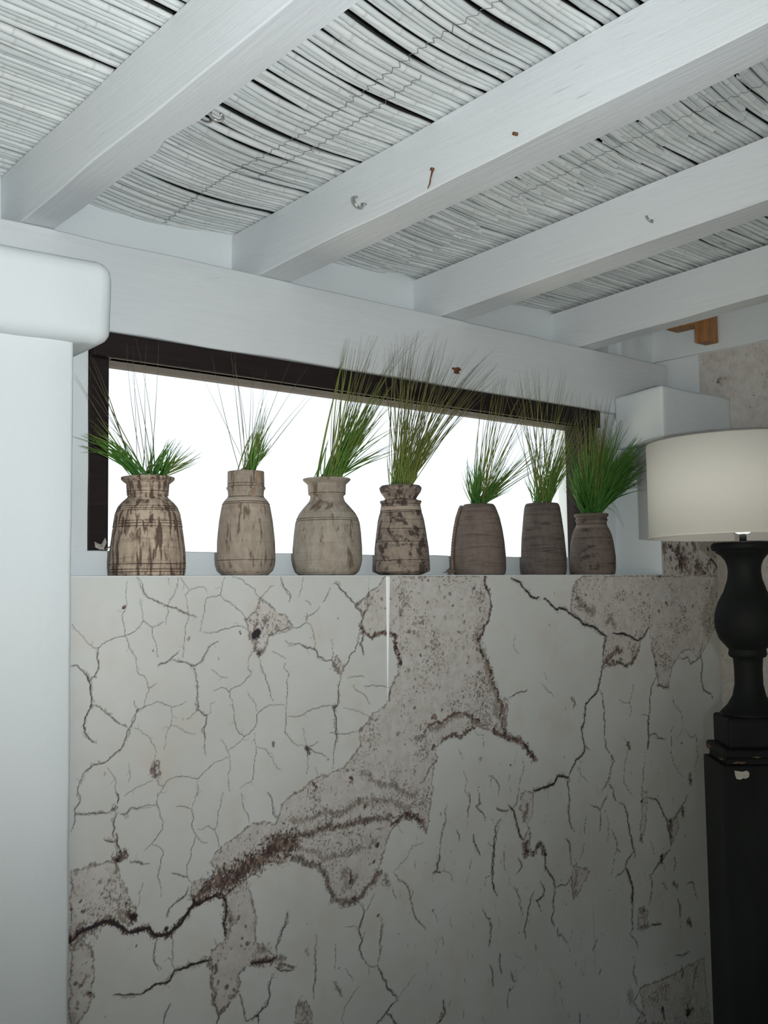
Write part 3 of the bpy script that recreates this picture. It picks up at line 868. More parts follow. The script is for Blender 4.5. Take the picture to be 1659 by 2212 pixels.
xs = []; px = 148.0
while px < 1575:
    xs.append(atY(px, 1500, D).x); px += 1.75
GX = np.array(xs); XL, XRt = GX[0], GX[-1]
GX = GX[GX < XR-0.001]; GX = np.append(GX, XR-0.001)
GZ = np.concatenate([np.arange(ZF+0.01, 0.45, 0.0030), np.arange(0.45, SILL-0.003, 0.0021), [SILL-0.003]])
NX, NZ = len(GX), len(GZ)
PR = np.zeros((NZ, NX, 3), np.float32)
def vnoise(X, Z, f, seed):
    r = np.random.default_rng(seed); T = r.random((128, 128)).astype(np.float32)
    x = X*f; z = Z*f; xi = np.floor(x).astype(int); zi = np.floor(z).astype(int); fx = x-xi; fz = z-zi
    fx = fx*fx*(3-2*fx); fz = fz*fz*(3-2*fz)
    g_ = lambda a_, b_: T[a_ % 128, b_ % 128]
    return (g_(xi, zi)*(1-fx)+g_(xi+1, zi)*fx)*(1-fz)+(g_(xi, zi+1)*(1-fx)+g_(xi+1, zi+1)*fx)*fz
MX, MZ = np.meshgrid(GX, GZ)
N1 = vnoise(MX, MZ, 40, 1)-0.5; N2 = vnoise(MX, MZ, 40, 2)-0.5; N3 = vnoise(MX, MZ, 160, 3); N4 = vnoise(MX, MZ, 110, 4)-0.5; N5 = vnoise(MX, MZ, 110, 5)-0.5
def fibre(MX, MZ, sd): return 0.5*vnoise(MX*1.5, MZ, 170, sd)+0.5*vnoise(MX*1.5, MZ, 390, sd+1)
NF = fibre(MX, MZ, 21); NB = vnoise(MX, MZ, 14, 23)
WX = MX+N1*0.012+N4*0.006; WZ = MZ+N2*0.012+N5*0.006
def window(x0, x1, z0, z1, pad):
    a_ = np.searchsorted(GX, min(x0, x1)-pad); b_ = np.searchsorted(GX, max(x0, x1)+pad)
    c_ = np.searchsorted(GZ, min(z0, z1)-pad); d_ = np.searchsorted(GZ, max(z0, z1)+pad)
    return slice(c_, d_), slice(a_, b_)
def stroke(pts, wid, ch, amt, rag=False, taper=True):
    n = len(pts)
    for i in range(n-1):
        (xa, za), (xb, zb_) = pts[i], pts[i+1]
        wa = wid[i]; wb = wid[i+1]; wm = max(wa, wb)
        sl = window(xa, xb, za, zb_, wm*1.3+0.012*rag+0.004)
        X_ = (WX if rag else MX)[sl]; Z_ = (WZ if rag else MZ)[sl]
        if X_.size == 0: continue
        dx, dz = xb-xa, zb_-za; L = dx*dx+dz*dz+1e-12
        t = np.clip(((X_-xa)*dx+(Z_-za)*dz)/L, 0, 1)
        d = np.hypot(X_-xa-t*dx, Z_-za-t*dz); ww = (wa*(1-t)+wb*t)/2
        if rag: v_ = np.clip(((1-d/(1.25*ww+0.001))*1.25-0.62+0.5*amt+(NF[sl]-0.5)*2.3)/0.5, 0, 1)*np.clip((1.9*ww+0.001-d)/(0.5*ww+0.0005), 0, 1)*(0.35+0.65*amt)
        else: v_ = np.clip((ww-d)/0.0016+0.5, 0, 1)*amt
        PR[sl][..., ch] = np.maximum(PR[sl][..., ch], v_)
def jitter(pts, rng, k=3, s=0.10):
    for _ in range(k):
        q = [pts[0]]
        for a_, b_ in zip(pts[:-1], pts[1:]):
            dx, dz = b_[0]-a_[0], b_[1]-a_[1]; o_ = rng.normal()*s
            q += [((a_[0]+b_[0])/2-dz*o_, (a_[1]+b_[1])/2+dx*o_), b_]
        pts = q
    return pts
def parse(line, nh):
    p = line.split(); k = p[0]; h = [float(q) for q in p[1:1+nh]]
    return k, h, [pw(k, *map(float, q.split(','))) for q in p[1+nh:]]
def scale_at(x): return depth((x, D, 1.2))/F*SC
# bare plaster patches
for ln in POLY.strip().splitlines():
    k, h, pts = parse(ln, 0); P = np.array(pts)
    sl = window(P[:, 0].min(), P[:, 0].max(), P[:, 1].min(), P[:, 1].max(), 0.02)
    X_ = (MX+N1*0.010+N4*0.005)[sl]; Z_ = (MZ+N2*0.010+N5*0.005)[sl]; ins = np.zeros(X_.shape, bool)
    j = len(P)-1
    for i in range(len(P)):
        (xi, zi), (xj, zj) = P[i], P[j]
        if zi != zj: ins ^= ((zi > Z_) != (zj > Z_)) & (X_ < (xj-xi)*(Z_-zi)/(zj-zi)+xi)
        j = i
    PR[sl][..., 1] = np.maximum(PR[sl][..., 1], ins)
    loop = pts+[pts[0]]
    wq = [0.004+0.005*random.random() for _ in loop]
    stroke(loop, wq, 2, 0.5, True)
PR[..., 2] = np.maximum(PR[..., 2], PR[..., 1]*np.clip((NF+0.55*(NB-0.5)-0.73)/0.10, 0, 1)*0.75)
for ln in ROUGH.strip().splitlines():
    k, h, pts = parse(ln, 2); pts = jitter(pts, RNG, 2, 0.08)
    stroke(pts, [h[0]*scale_at(p[0])*1.15 for p in pts], 2, h[1], True)
for ln in CR.strip().splitlines():
    k, h, pts = parse(ln, 1); n0 = len(pts); pts = jitter(pts, RNG, 3, 0.075)
    n = len(pts); wd = []
    for i, p in enumerate(pts):
        t = i/(n-1); e = min(1, 0.35+3.0*min(t, 1-t)) if h[0] < 6 else min(1, 0.6+3*min(t, 1-t))
        wd.append(max(0.0014, (h[0]*1.75+1.1)*scale_at(p[0])*e*random.uniform(0.7, 1.25)))
    stroke(pts, wd, 0, min(1.0, 0.58+0.11*h[0]))
    if h[0] >= 3: stroke(pts, [q*2.6 for q in wd], 2, 0.22, True)
    # side twigs
    for _ in range(int(n0*0.35)):
        i = RNG.integers(1, n-1); p = pts[i]; an = RNG.uniform(0, 2*pi); L = RNG.uniform(0.006, 0.022)
        tw = jitter([p, (p[0]+L*math.cos(an), p[1]+L*math.sin(an))], RNG, 2, 0.15)
        stroke(tw, list(np.linspace(0.0016, 0.0008, len(tw))), 0, 0.5)
for (k, x, y_, r, am) in HOLE:
    p = pw(k, x, y_); s = scale_at(p[0])*r
    sl = window(p[0], p[0], p[1], p[1], s*1.7+0.01)
    d = np.hypot(WX[sl]-p[0], (WZ[sl]-p[1])*0.9)
    PR[sl][..., 0] = np.maximum(PR[sl][..., 0], np.clip((s*(0.6+0.6*N3[sl])-d)/(0.25*s+0.001)+0.4, 0, 1)*am)
# scattered hairlines on the lower right, specks all over the bare plaster
for _ in range(150):
    p = pw('F', RNG.uniform(-600, 1560), RNG.uniform(-300, 1659)); L = RNG.uniform(0.008, 0.045); an = -pi/2+RNG.normal()*0.35
    tw = jitter([p, (p[0]+L*math.cos(an), p[1]+L*math.sin(an))], RNG, 3, 0.10)
    stroke(tw, list(np.interp(np.linspace(0, 1, len(tw)), [0, 0.4, 1], [0.0009, 0.0026, 0.0009])*RNG.uniform(0.5, 1.1)), 0, RNG.uniform(0.35, 0.85))
ii = RNG.integers(0, NX, 2600); jj = RNG.integers(0, NZ, 2600)
for i, j in zip(ii, jj):
    if PR[j, i, 1] < 0.5 and RNG.random() > 0.04: continue
    s = abs(RNG.normal())*0.0022+0.0012; sl = window(GX[i], GX[i], GZ[j], GZ[j], 0.02)
    d = np.hypot((WX[sl]-WX[j, i])*0.9, (WZ[sl]-WZ[j, i])*0.75)
    PR[sl][..., 2] = np.maximum(PR[sl][..., 2], np.clip((s-d)/0.0012+0.5, 0, 1)*RNG.uniform(0.3, 1))

def strip(name, i0, i1, dy):
    gx = GX[i0:i1+1].copy(); nx = len(gx)
    co = np.zeros((NZ, nx, 3), np.float32); co[..., 0] = gx[None, :]; co[..., 1] = D-dy; co[..., 2] = GZ[:, None]
    idx = (np.arange(NZ-1)[:, None]*nx+np.arange(nx-1)[None, :]).ravel()
    q = np.stack([idx, idx+1, idx+nx+1, idx+nx], 1).astype(np.int32)
    me = bpy.data.meshes.new(name); me.vertices.add(NZ*nx); me.vertices.foreach_set('co', co.ravel())
    me.loops.add(q.size); me.loops.foreach_set('vertex_index', q.ravel())
    me.polygons.add(len(q)); me.polygons.foreach_set('loop_start', np.arange(len(q), dtype=np.int32)*4)
    me.update(calc_edges=True)
    at = me.color_attributes.new('print', 'FLOAT_COLOR', 'POINT')
    cc = np.ones((NZ, nx, 4), np.float32); cc[..., :3] = PR[:, i0:i1+1]; at.data.foreach_set('color', cc.ravel())
    me.materials.append(M['paper'])
    return obj(name, me, None, wf)
s1 = int(np.searchsorted(GX, 2.141)); s2 = int(np.searchsorted(GX, 3.128))
strip('wallpaper_strip', 0, s1, 0.0010); strip('wallpaper_strip', s1, s2, 0.0004); strip('wallpaper_strip', s2, NX-1, 0.0010)
# peeled seam: a white curl at the top of the joint
V = []; Fc = []; n = 14
for i in range(n):
    t = i/(n-1); z = SILL-0.004-0.40*t; wd = 0.009*(1-t)**0.9+0.0018; x = 2.1415-0.001*t
    for j, (u, dy) in enumerate(((0, 0.0012), (0.4, 0.0045*(1-t)+0.0015), (1, 0.007*(1-t)+0.0012))): V.append((x+wd*u, D-dy, z))
for i in range(n-1):
    for j in range(2): Fc.append((i*3+j, i*3+j+1, (i+1)*3+j+1, (i+1)*3+j))
obj('peeled_seam', mesh_from('peeled_seam', V, Fc), m_plain('paper_back', (0.86, 0.88, 0.88), 0.6, nz=0.02), wf)
# wallpaper on the pier face, right of the niche
GX = np.linspace(3.646, XR-0.001, 190); GZ = np.linspace(SILL-0.003, 2.28, 330)
NX, NZ = len(GX), len(GZ); PR = np.zeros((NZ, NX, 3), np.float32); PR[..., 1] = 1
MX, MZ = np.meshgrid(GX, GZ)
N1 = vnoise(MX, MZ, 40, 11)-0.5; N2 = vnoise(MX, MZ, 40, 12)-0.5; N3 = vnoise(MX, MZ, 160, 13); N4 = vnoise(MX, MZ, 110, 14)-0.5; N5 = vnoise(MX, MZ, 110, 15)-0.5
NF = fibre(MX, MZ, 41)
WX = MX+N1*0.03+N4*0.02; WZ = MZ+N2*0.03+N5*0.02
def pk(x, y): P = atY(x, y, D); return (P.x, P.z)
for pts, wd, am in (([(1462, 1190), (1468, 1205), (1475, 1222)], 0.050, 1.0), ([(1470, 1200), (1480, 1208)], 0.06, 0.8), ([(1505, 1222), (1515, 1232)], 0.05, 0.9), ([(1497, 1165), (1500, 1185)], 0.025, 0.7), ([(1470, 1228), (1490, 1238)], 0.04, 0.5),
                    ([(1435, 1170), (1438, 1215)], 0.02, 0.8), ([(1534, 1212), (1528, 1225)], 0.03, 0.8), ([(1445, 1172), (1447, 1178)], 0.022, 1.0)):
    p = [pk(*q) for q in pts]; stroke(p, [wd]*len(p), 2, am, True)
p = jitter([pk(1536, 1208), pk(1545, 1220), pk(1556, 1234)], RNG, 2, 0.1); stroke(p, [0.008]*len(p), 0, 1.0)
for _ in range(420):
    i, j = RNG.integers(0, NX), RNG.integers(0, NZ)
    sx = abs(RNG.normal())*0.003+0.0018; sl = window(GX[i], GX[i], GZ[j], GZ[j], 0.03)
    d = np.hypot(MX[sl]-GX[i]+N4[sl]*0.006, (MZ[sl]-GZ[j]+N5[sl]*0.006)*0.8); ch = 0 if RNG.random() < 0.3 else 2
    PR[sl][..., ch] = np.maximum(PR[sl][..., ch], np.clip((sx-d)/0.0015+0.5, 0, 1)*RNG.uniform(0.4, 1))
strip('wallpaper_strip', 0, NX-1, 0.0010)

# ---------------------------------------------------------------- pots
def pot(xpx, ybase, rows, label, mat, seed, group=None, yoff=0.006, topy=None):
    """rows: (y in px, half width in px) up the outside, in the pot's own upright outline"""
    P0 = atY(xpx, ybase, 2.6); off = math.cos(math.atan((xpx-829.5)/F))
    rb = rows[0][1]*depth(P0)/F*off
    rmax = max(r for _, r in rows)*depth(P0)/F*off
    Yc = D+max(rb+yoff, rmax-0.012); P = atY(xpx, ybase, Yc); sc = depth(P)/F
    root = empty('wooden_pot', (P.x, Yc, SILL)); tag(root, label, 'pot', group)
    prof = [(0.6*rows[0][1]*sc*off, 0.0)]
    for (yy, hw) in rows: prof.append((hw*sc*off, max(0.0, (rows[0][0]-yy)*sc)))
    r, z = prof[-1]
    prof += [(r-0.006, z+0.001), (r-0.013, z-0.004), (r-0.016, z-0.05), (r*0.6, z-0.06)]
    body = lathe('body', mat, prof, root, 64, 0.022, 3, seed)
    return root, Vector((P.x, Yc, SILL)), sc, off, (z, r)
c5 = 500/1659
def R5(rows): return [(850+y*c5, h*c5) for y, h in rows]
def R6(rows): return [(700+y*c5, h*c5) for y, h in rows]
def R7(rows): return [(780+y*c5, h*c5) for y, h in rows]
mp1 = m_pot('pot_streaked', (0.53, 0.435, 0.335), (0.44, 0.345, 0.26), (0.085, 0.050, 0.040), 0.54, (11, 11, 1.7), 0.35, 8, lines=(0.1910, 0.1848, 0.1794, 0.1501, 0.1431, 0.1350, 0.0328, 0.0181, 0.0112, 0.2342,))
mp2 = m_pot('pot_grey_brown', (0.42, 0.355, 0.285), (0.31, 0.26, 0.21), (0.14, 0.10, 0.075), 0.36, (9, 9, 1.4), 0.15, 9, lines=(0.2704, 0.2622, 0.2312, 0.2159, 0.2098, 0.0454,), pale=(0.2230,))
mp3 = m_pot('pot_pale_grey', (0.40, 0.36, 0.30), (0.33, 0.285, 0.23), (0.14, 0.095, 0.07), 0.36, (5, 5, 2), 0.2, 6, lines=(0.1782, 0.1716, 0.2596,))
mp4 = m_pot('pot_blackened', (0.36, 0.295, 0.235), (0.27, 0.21, 0.17), (0.050, 0.038, 0.034), 0.55, (6, 6, 5), 0.4, 6, lines=(0.2135, 0.2079, 0.2368, 0.1528, 0.1107, 0.0500,), pale=(0.2219,))
mp5 = m_pot('pot_brown_ringed', (0.205, 0.165, 0.14), (0.155, 0.122, 0.104), (0.085, 0.064, 0.056), 0.22, (1, 1, 14), 0.6, 8)
mp6 = m_pot('pot_dark_banded', (0.155, 0.128, 0.113), (0.115, 0.092, 0.080), (0.050, 0.040, 0.037), 0.34, (0.7, 0.7, 7), 0.6, 6)
mp7 = m_pot('pot_dark_round', (0.185, 0.15, 0.13), (0.135, 0.105, 0.088), (0.06, 0.045, 0.040), 0.34, (3, 3, 5), 0.45, 7, lines=(0.2186, 0.2018, 0.1461,), pale=(0.1918,))
mpt = m_plain('pot_tan_rim', (0.33, 0.235, 0.17), 0.8, 0.1, nz=0.3, sc=40)
P1 = pot(319, 1241, R5([(1297, 258), (1288, 268), (1262, 273), (1255, 270), (1248, 274), (1225, 276), (1218, 272), (1210, 276), (1100, 272), (960, 253), (952, 249), (945, 252), (932, 251), (926, 247), (918, 249), (908, 246), (850, 236), (832, 229), (826, 225), (818, 224), (800, 215), (770, 190), (745, 162), (735, 150), (722, 143), (708, 142), (700, 145), (693, 151), (684, 150), (678, 142), (668, 134), (655, 134), (635, 152), (618, 176), (604, 192), (594, 196), (586, 193)]),
         'streaked tan wooden pot with flared rim, leftmost on the sill, fringed by short grass', mp1, 1)
P2 = pot(532, 1241, R5([(1295, 150), (1288, 160), (1260, 192), (1220, 206), (1180, 211), (1050, 210), (900, 194), (800, 177), (790, 173), (783, 175), (760, 160), (745, 148), (735, 137), (722, 130), (690, 131), (676, 135), (668, 142), (660, 141), (652, 134), (600, 133), (545, 131)]),
         'grey brown pear shaped wooden pot with a straight patched collar and pale ring', mp2, 2)
P3 = pot(708, 1241, R6([(1795, 180), (1788, 200), (1765, 226), (1720, 243), (1680, 251), (1600, 251), (1500, 242), (1420, 231), (1405, 227), (1398, 222), (1390, 223), (1350, 203), (1310, 172), (1280, 145), (1260, 128), (1235, 120), (1215, 120), (1208, 128), (1200, 128), (1192, 122), (1160, 126), (1135, 142), (1118, 161), (1106, 172), (1098, 170)]),
         'broad round bellied pale grey wooden pot with a short neck and flared lip', mp3, 3)
P4 = pot(868, 1240, R6([(1797, 118), (1790, 150), (1768, 200), (1755, 202), (1700, 199), (1600, 195), (1500, 182), (1400, 166), (1352, 153), (1346, 149), (1340, 150), (1290, 142), (1278, 146), (1270, 152), (1262, 150), (1256, 122), (1246, 113), (1225, 126), (1200, 145), (1180, 153), (1166, 154), (1152, 140)]),
         'tapering wooden pot with black patches, a sharp neck ledge and cup shaped mouth', mp4, 4)
P5 = pot(1037, 1242, R7([(1532, 172), (1520, 182), (1490, 188), (1400, 190), (1300, 182), (1200, 167), (1120, 150), (1070, 133), (1045, 123), (1030, 114), (1022, 105)]),
         'brown egg shaped wooden pot with a cord down its left side', mp5, 5)
P6 = pot(1175, 1242, R7([(1532, 154), (1520, 160), (1480, 165), (1400, 163), (1250, 154), (1130, 141), (1050, 130), (1030, 124), (1018, 116)]),
         'dark banded straight sided wooden pot, second from right', mp6, 6)
P7 = pot(1281, 1242, R7([(1532, 152), (1520, 160), (1480, 165), (1400, 166), (1300, 155), (1240, 142), (1215, 132), (1195, 121), (1182, 114), (1168, 110), (1152, 108), (1145, 115), (1136, 117), (1128, 112), (1120, 110), (1110, 122), (1102, 125), (1094, 122)]),
         'small dark wooden pot with a ridged neck, rightmost on the sill, under lush green grass', mp7, 7)
# pot details
r_, o_, sc_, of_, zr = P2
def patch(root, zr0, zr1, rad, an, wd, m, name='patch'):
    V = []; Fc = []
    for s, rr in enumerate((rad-0.004, rad+0.003)):
        for z in (zr0, zr1):
            for j in range(4):
                q = an+(j/3-0.5)*wd; V.append((rr*math.cos(q), rr*math.sin(q), z))
    for j in range(3):
        Fc += [(8+j, 8+j+1, 12+j+1, 12+j), (4+j, 4+j+1, 12+j+1, 12+j), (j, j+1, 8+j+1, 8+j)]
    Fc += [(0, 4, 12, 8), (3, 7, 15, 11)]
    return obj(name, mesh_from(name, V, Fc), m, root)
AV = math.atan2(-o_.y, -o_.x)                       # towards the room
patch(r_, (1297-660)*c5*sc_, (1297-552)*c5*sc_, 131*c5*sc_*of_, AV+0.75, 0.30, mpt)
patch(r_, (1297-740)*c5*sc_, (1297-672)*c5*sc_, 134*c5*sc_*of_, AV+0.40, 0.24, mpt)
# cord on pot 5
r_, o_, sc_, of_, zr = P5
rows5 = [(1532, 172), (1490, 188), (1400, 190), (1300, 182), (1200, 167), (1120, 150), (1070, 133), (1045, 123), (1032, 114)]
zz = [(1532-y)*c5*sc_ for y, h in rows5]; rr = [h*c5*sc_*of_ for y, h in rows5]
av = math.atan2(-o_.y, -o_.x); al = av-1.35
for st_ in range(3):
    pts = []
    for i in range(90):
        t = i/89; z = 0.012+t*(zz[-1]-0.012); r = np.interp(z, zz, rr)+0.006; ph = t*46+st_*2.1
        pts.append(((r+0.0028*math.cos(ph))*math.cos(al)-0.0034*math.sin(ph)*math.sin(al), (r+0.0028*math.cos(ph))*math.sin(al)+0.0034*math.sin(ph)*math.cos(al), z))
    tube('cord', M['rope'], pts, 0.0036, r_, 5)
V = []; Fc = []
base = Vector(((rr[1]+0.008)*math.cos(al), (rr[1]+0.008)*math.sin(al), 0.016))
for k in range(40):
    d = Vector((random.gauss(-0.012, 0.010), random.gauss(-0.002, 0.007), random.gauss(-0.004, 0.009))); e = base+d; e.z = max(e.z, 0.002)
    m_ = base+d*0.5+Vector((0, 0, random.uniform(0, 0.008)))
    tube_data([base, m_, e], [0.0018, 0.0014, 0.0006], 4, V, Fc)
obj('frayed_knot', mesh_from('frayed_knot', V, Fc), M['rope'], r_)['kind'] = 'stuff'
# carved line and split on pot 4 are left to its grain

# ---------------------------------------------------------------- grass in the pots
def bunch(P, label, groups, seed):
    """groups: part name -> list of (count, base px dx range, tip box (x0,x1,y0,y1) px, bow, radius m, shade base, shade tip)"""
    root, o, sc, of, (ztop, rtop) = P
    rng = random.Random(seed)
    r0 = empty('grass_bunch', (o.x, o.y, SILL+ztop-0.05)); tag(r0, label, 'grass')
    O = Vector(r0.location)
    for part, items in groups:
        V = []; Fc = []; S = []
        for (cnt, bx, tb, bow, rad, sa, sb) in items:
            for _ in range(cnt):
                a = rng.uniform(0, 2*pi); q = math.sqrt(rng.random())
                lim = max(0.01, rtop-0.022)
                bxm = rng.uniform(*bx)*lim
                by = math.sqrt(max(0, 1-(bxm/lim)**2))*lim*rng.uniform(-0.9, 0.9)
                # image-right at the pot is mostly +X
                B = Vector((bxm*0.9, by*0.8-bxm*0.15, 0.0))
                N = Vector((bxm*1.0, by*0.9, 0.052))
                tx = rng.uniform(tb[0], tb[1]); ty = rng.uniform(tb[2], tb[3])
                dY = rng.uniform(-0.10, 0.045) if ty < 900 else rng.uniform(-0.075, 0.06)
                T = atY(tx, ty, o.y+dY)-O
                bw = bow*rng.uniform(0.5, 1.5)
                C_ = N+(T-N)*0.5+Vector((0, 0, 1))*bw*(T-N).length+Vector((rng.gauss(0, 0.012), rng.gauss(0, 0.012), 0))
                n = 8; pts = [B]
                for i in range(n+1):
                    t = i/n; pts.append(N*(1-t)**2+C_*2*t*(1-t)+T*t*t)
                m = len(pts); rd = []
                rr_ = (rad*0.95+0.0003)*rng.uniform(0.75, 1.25)
                for i in range(m):
                    t = i/(m-1); rd.append(rr_*(0.75+0.5*math.sin(pi*min(1, t*1.3)))*(1-0.93*t**3.0)+0.0002)
                    sh = sa+(sb-sa)*t+rng.uniform(-0.03, 0.03)
                    S += [min(1, max(0, sh))]*3
                tube_data(pts, rd, 3, V, Fc, False)
        me = mesh_from(part, V, Fc)
        at = me.attributes.new('shade', 'FLOAT', 'POINT'); at.data.foreach_set('value', np.array(S, np.float32))
        ob = smooth(obj(part, me, M['grass'], r0)); ob['kind'] = 'stuff'
    return r0
bunch(P1, 'sparse spiky grass splaying both ways out of the leftmost pot', [
    ('blades', [(26, (-0.9, -0.2), (155, 235, 935, 985), 0.16, 0.0017, 0.02, 0.5), (14, (-0.8, -0.2), (190, 245, 880, 950), 0.06, 0.0014, 0.1, 0.6), (8, (-0.1, 0.2), (295, 335, 925, 985), 0.0, 0.0014, 0.1, 0.4),
                (26, (0.2, 0.9), (360, 400, 945, 990), 0.0, 0.0018, 0.05, 0.45), (14, (0.5, 0.9), (390, 445, 960, 1000), 0.05, 0.0014, 0.45, 0.62)]),
    ('seed_stalks', [(6, (-0.8, -0.3), (160, 200, 755, 880), 0.12, 0.0008, 0.7, 0.95), (7, (-0.4, 0.5), (240, 345, 720, 790), 0.0, 0.0004, 0.8, 1.0)])], 1)
bunch(P2, 'slim upright tuft of yellow green grass in the pear shaped pot', [
    ('blades', [(30, (0.1, 0.85), (555, 590, 900, 985), 0.0, 0.0017, 0.25, 0.55), (10, (0.3, 0.8), (566, 580, 862, 910), 0.0, 0.0013, 0.4, 0.6), (3, (-0.7, -0.4), (540, 560, 925, 940), 0.35, 0.0013, 0.5, 0.62), (2, (-0.5, -0.3), (532, 542, 1030, 1040), 0.5, 0.0014, 0.5, 0.6)]),
    ('seed_stalks', [(6, (-0.6, 0.5), (420, 520, 745, 800), 0.02, 0.0004, 0.8, 1.0), (9, (-0.2, 0.8), (540, 690, 780, 850), 0.03, 0.0005, 0.75, 1.0)])], 2)
bunch(P3, 'thick dark green sheaf of grass leaning right out of the pale bellied pot', [
    ('blades', [(62, (-0.2, 0.9), (755, 830, 850, 930), 0.0, 0.0019, 0.28, 0.5), (20, (0.1, 0.9), (790, 850, 820, 880), 0.02, 0.0015, 0.4, 0.6), (4, (-0.8, -0.5), (698, 712, 940, 965), 0.0, 0.0016, 0.4, 0.5), (14, (0.4, 0.9), (820, 900, 900, 980), 0.08, 0.0013, 0.3, 0.6)]),
    ('seed_stalks', [(10, (-0.4, 0.4), (735, 775, 725, 760), 0.05, 0.0015, 0.55, 0.66), (22, (-0.2, 0.9), (765, 950, 700, 800), 0.06, 0.0010, 0.55, 0.9), (6, (-0.2, 0.6), (690, 760, 800, 860), 0.05, 0.0009, 0.6, 0.9)])], 3)
bunch(P4, 'tall wispy fan of olive grass stems rising past the lintel', [
    ('blades', [(18, (-0.9, 0.9), (850, 905, 985, 1020), 0.0, 0.0016, 0.35, 0.55), (3, (-0.9, -0.7), (826, 836, 940, 1010), 0.0, 0.0012, 0.6, 0.7), (22, (-0.5, 0.5), (860, 910, 900, 960), 0.0, 0.0018, 0.5, 0.6), (16, (0.3, 0.9), (930, 985, 850, 930), 0.0, 0.0018, 0.55, 0.62)]),
    ('seed_stalks', [(50, (-0.6, 0.8), (815, 970, 700, 820), 0.10, 0.0009, 0.55, 0.9), (40, (0.0, 0.9), (930, 1110, 750, 850), 0.11, 0.0009, 0.55, 0.95), (16, (-0.4, 0.9), (850, 1060, 820, 890), 0.04, 0.0009, 0.55, 0.85)])], 4)
bunch(P5, 'two clumps of green grass with thin stems leaning right over the corded pot', [
    ('blades', [(46, (-1.0, -0.1), (1005, 1048, 985, 1060), 0.0, 0.0017, 0.0, 0.38), (10, (-0.8, -0.3), (1030, 1045, 960, 1000), 0.0, 0.0014, 0.1, 0.5), (42, (0.0, 0.9), (1062, 1112, 1000, 1060), 0.0, 0.0018, 0.0, 0.36), (4, (-0.9, -0.6), (994, 1008, 1000, 1040), 0.05, 0.0010, 0.3, 0.6)]),
    ('seed_stalks', [(16, (0.1, 0.9), (1100, 1165, 930, 1010), 0.0, 0.0012, 0.4, 0.62), (8, (0.3, 0.9), (1170, 1245, 905, 985), 0.06, 0.0011, 0.5, 0.62), (34, (-0.4, 0.8), (1045, 1160, 805, 900), 0.06, 0.0009, 0.5, 0.8)])], 5)
bunch(P6, 'upright thin grass stems standing in the dark banded pot', [
    ('blades', [(34, (-1.0, 0.95), (1140, 1235, 940, 1020), 0.0, 0.0013, 0.2, 0.5), (18, (0.2, 0.95), (1215, 1255, 900, 980), 0.0, 0.0016, 0.35, 0.55), (5, (-1, -0.7), (1124, 1138, 990, 1040), 0.0, 0.0012, 0.3, 0.5)]),
    ('seed_stalks', [(40, (-0.8, 0.8), (1085, 1250, 785, 900), 0.06, 0.0009, 0.5, 0.85), (16, (0.2, 0.9), (1220, 1300, 870, 930), 0.03, 0.0010, 0.55, 0.8)])], 6)
bunch(P7, 'lush bright green grass bushing out of the rightmost pot toward the lampshade', [
    ('blades', [(110, (-0.95, 0.3), (1222, 1310, 950, 1050), 0.0, 0.0022, 0.0, 0.34), (120, (-0.4, 0.9), (1300, 1400, 945, 1045), 0.08, 0.0020, 0.0, 0.36), (75, (0.1, 0.95), (1370, 1416, 935, 1015), 0.12, 0.0018, 0.05, 0.42), (50, (-0.5, 0.5), (1255, 1340, 915, 980), 0.02, 0.0017, 0.05, 0.45),
                (40, (0.3, 0.95), (1345, 1412, 1015, 1060), 0.22, 0.0016, 0.02, 0.45), (2, (0.6, 0.95), (1345, 1352, 1135, 1145), 0.55, 0.0010, 0.2, 0.4), (22, (-1, -0.6), (1212, 1240, 1000, 1060), 0.02, 0.0014, 0.05, 0.4)]),
    ('seed_stalks', [(30, (-0.6, 0.6), (1250, 1350, 890, 950), 0.02, 0.0017, 0.05, 0.5), (60, (-0.6, 0.5), (1230, 1335, 845, 930), 0.05, 0.0011, 0.4, 0.95), (16, (0.0, 0.8), (1300, 1400, 900, 960), 0.10, 0.0009, 0.4, 0.9)])], 7)

# ---------------------------------------------------------------- lamp
LX, LY = 3.25, 1.90
lamp = empty('floor_lamp', (LX, LY, ZF)); tag(lamp, 'tall black turned wooden lamp with a white drum shade in the right corner', 'lamp')
def lz(z): return z-ZF
RS = 0.314; Z0, Z1 = 1.767, 2.093
V = []; Fc = []; n = 96
for (r, z) in ((RS, Z0), (RS, Z1), (RS-0.004, Z1), (RS-0.004, Z0)):
    for j in range(n): V.append((r*math.cos(2*pi*j/n), r*math.sin(2*pi*j/n), lz(z)))
for i in range(4):
    for j in range(n):
        j2 = (j+1) % n; i2 = (i+1) % 4; Fc.append((i*n+j, i*n+j2, i2*n+j2, i2*n+j))
sh = smooth(obj('lamp_shade', mesh_from('lamp_shade', V, Fc), M['shade'], lamp))
for z in (Z0, Z1):
    ring = [Vector((RS*math.cos(2*pi*j/72), RS*math.sin(2*pi*j/72), lz(z))) for j in range(73)]
    tube('rim_trim', M['rim_metal'] if z == Z1 else M['shade'], ring, 0.0028, sh, 6)
for k in range(3):
    an = k*2*pi/3+0.4
    tube('shade_spoke', M['rim_metal'], [Vector((0, 0, lz(Z1)-0.03)), Vector(((RS-0.002)*math.cos(an), (RS-0.002)*math.sin(an), lz(Z1)-0.012))], 0.002, sh, 5)
lathe('stem', M['lamp'], [(0.012, lz(1.73)), (0.012, lz(1.776)), (0.004, lz(1.778)), (0.004, lz(Z1)-0.02)], lamp, 16, 0, 1)
lathe('bulb', M['bulb'], [(0.013, lz(1.775)), (0.024, lz(1.779)), (0.030, lz(1.790)), (0.032, lz(1.81)), (0.026, lz(1.84)), (0.012, lz(1.86)), (0.006, lz(1.865))], lamp, 20, 0, 2)
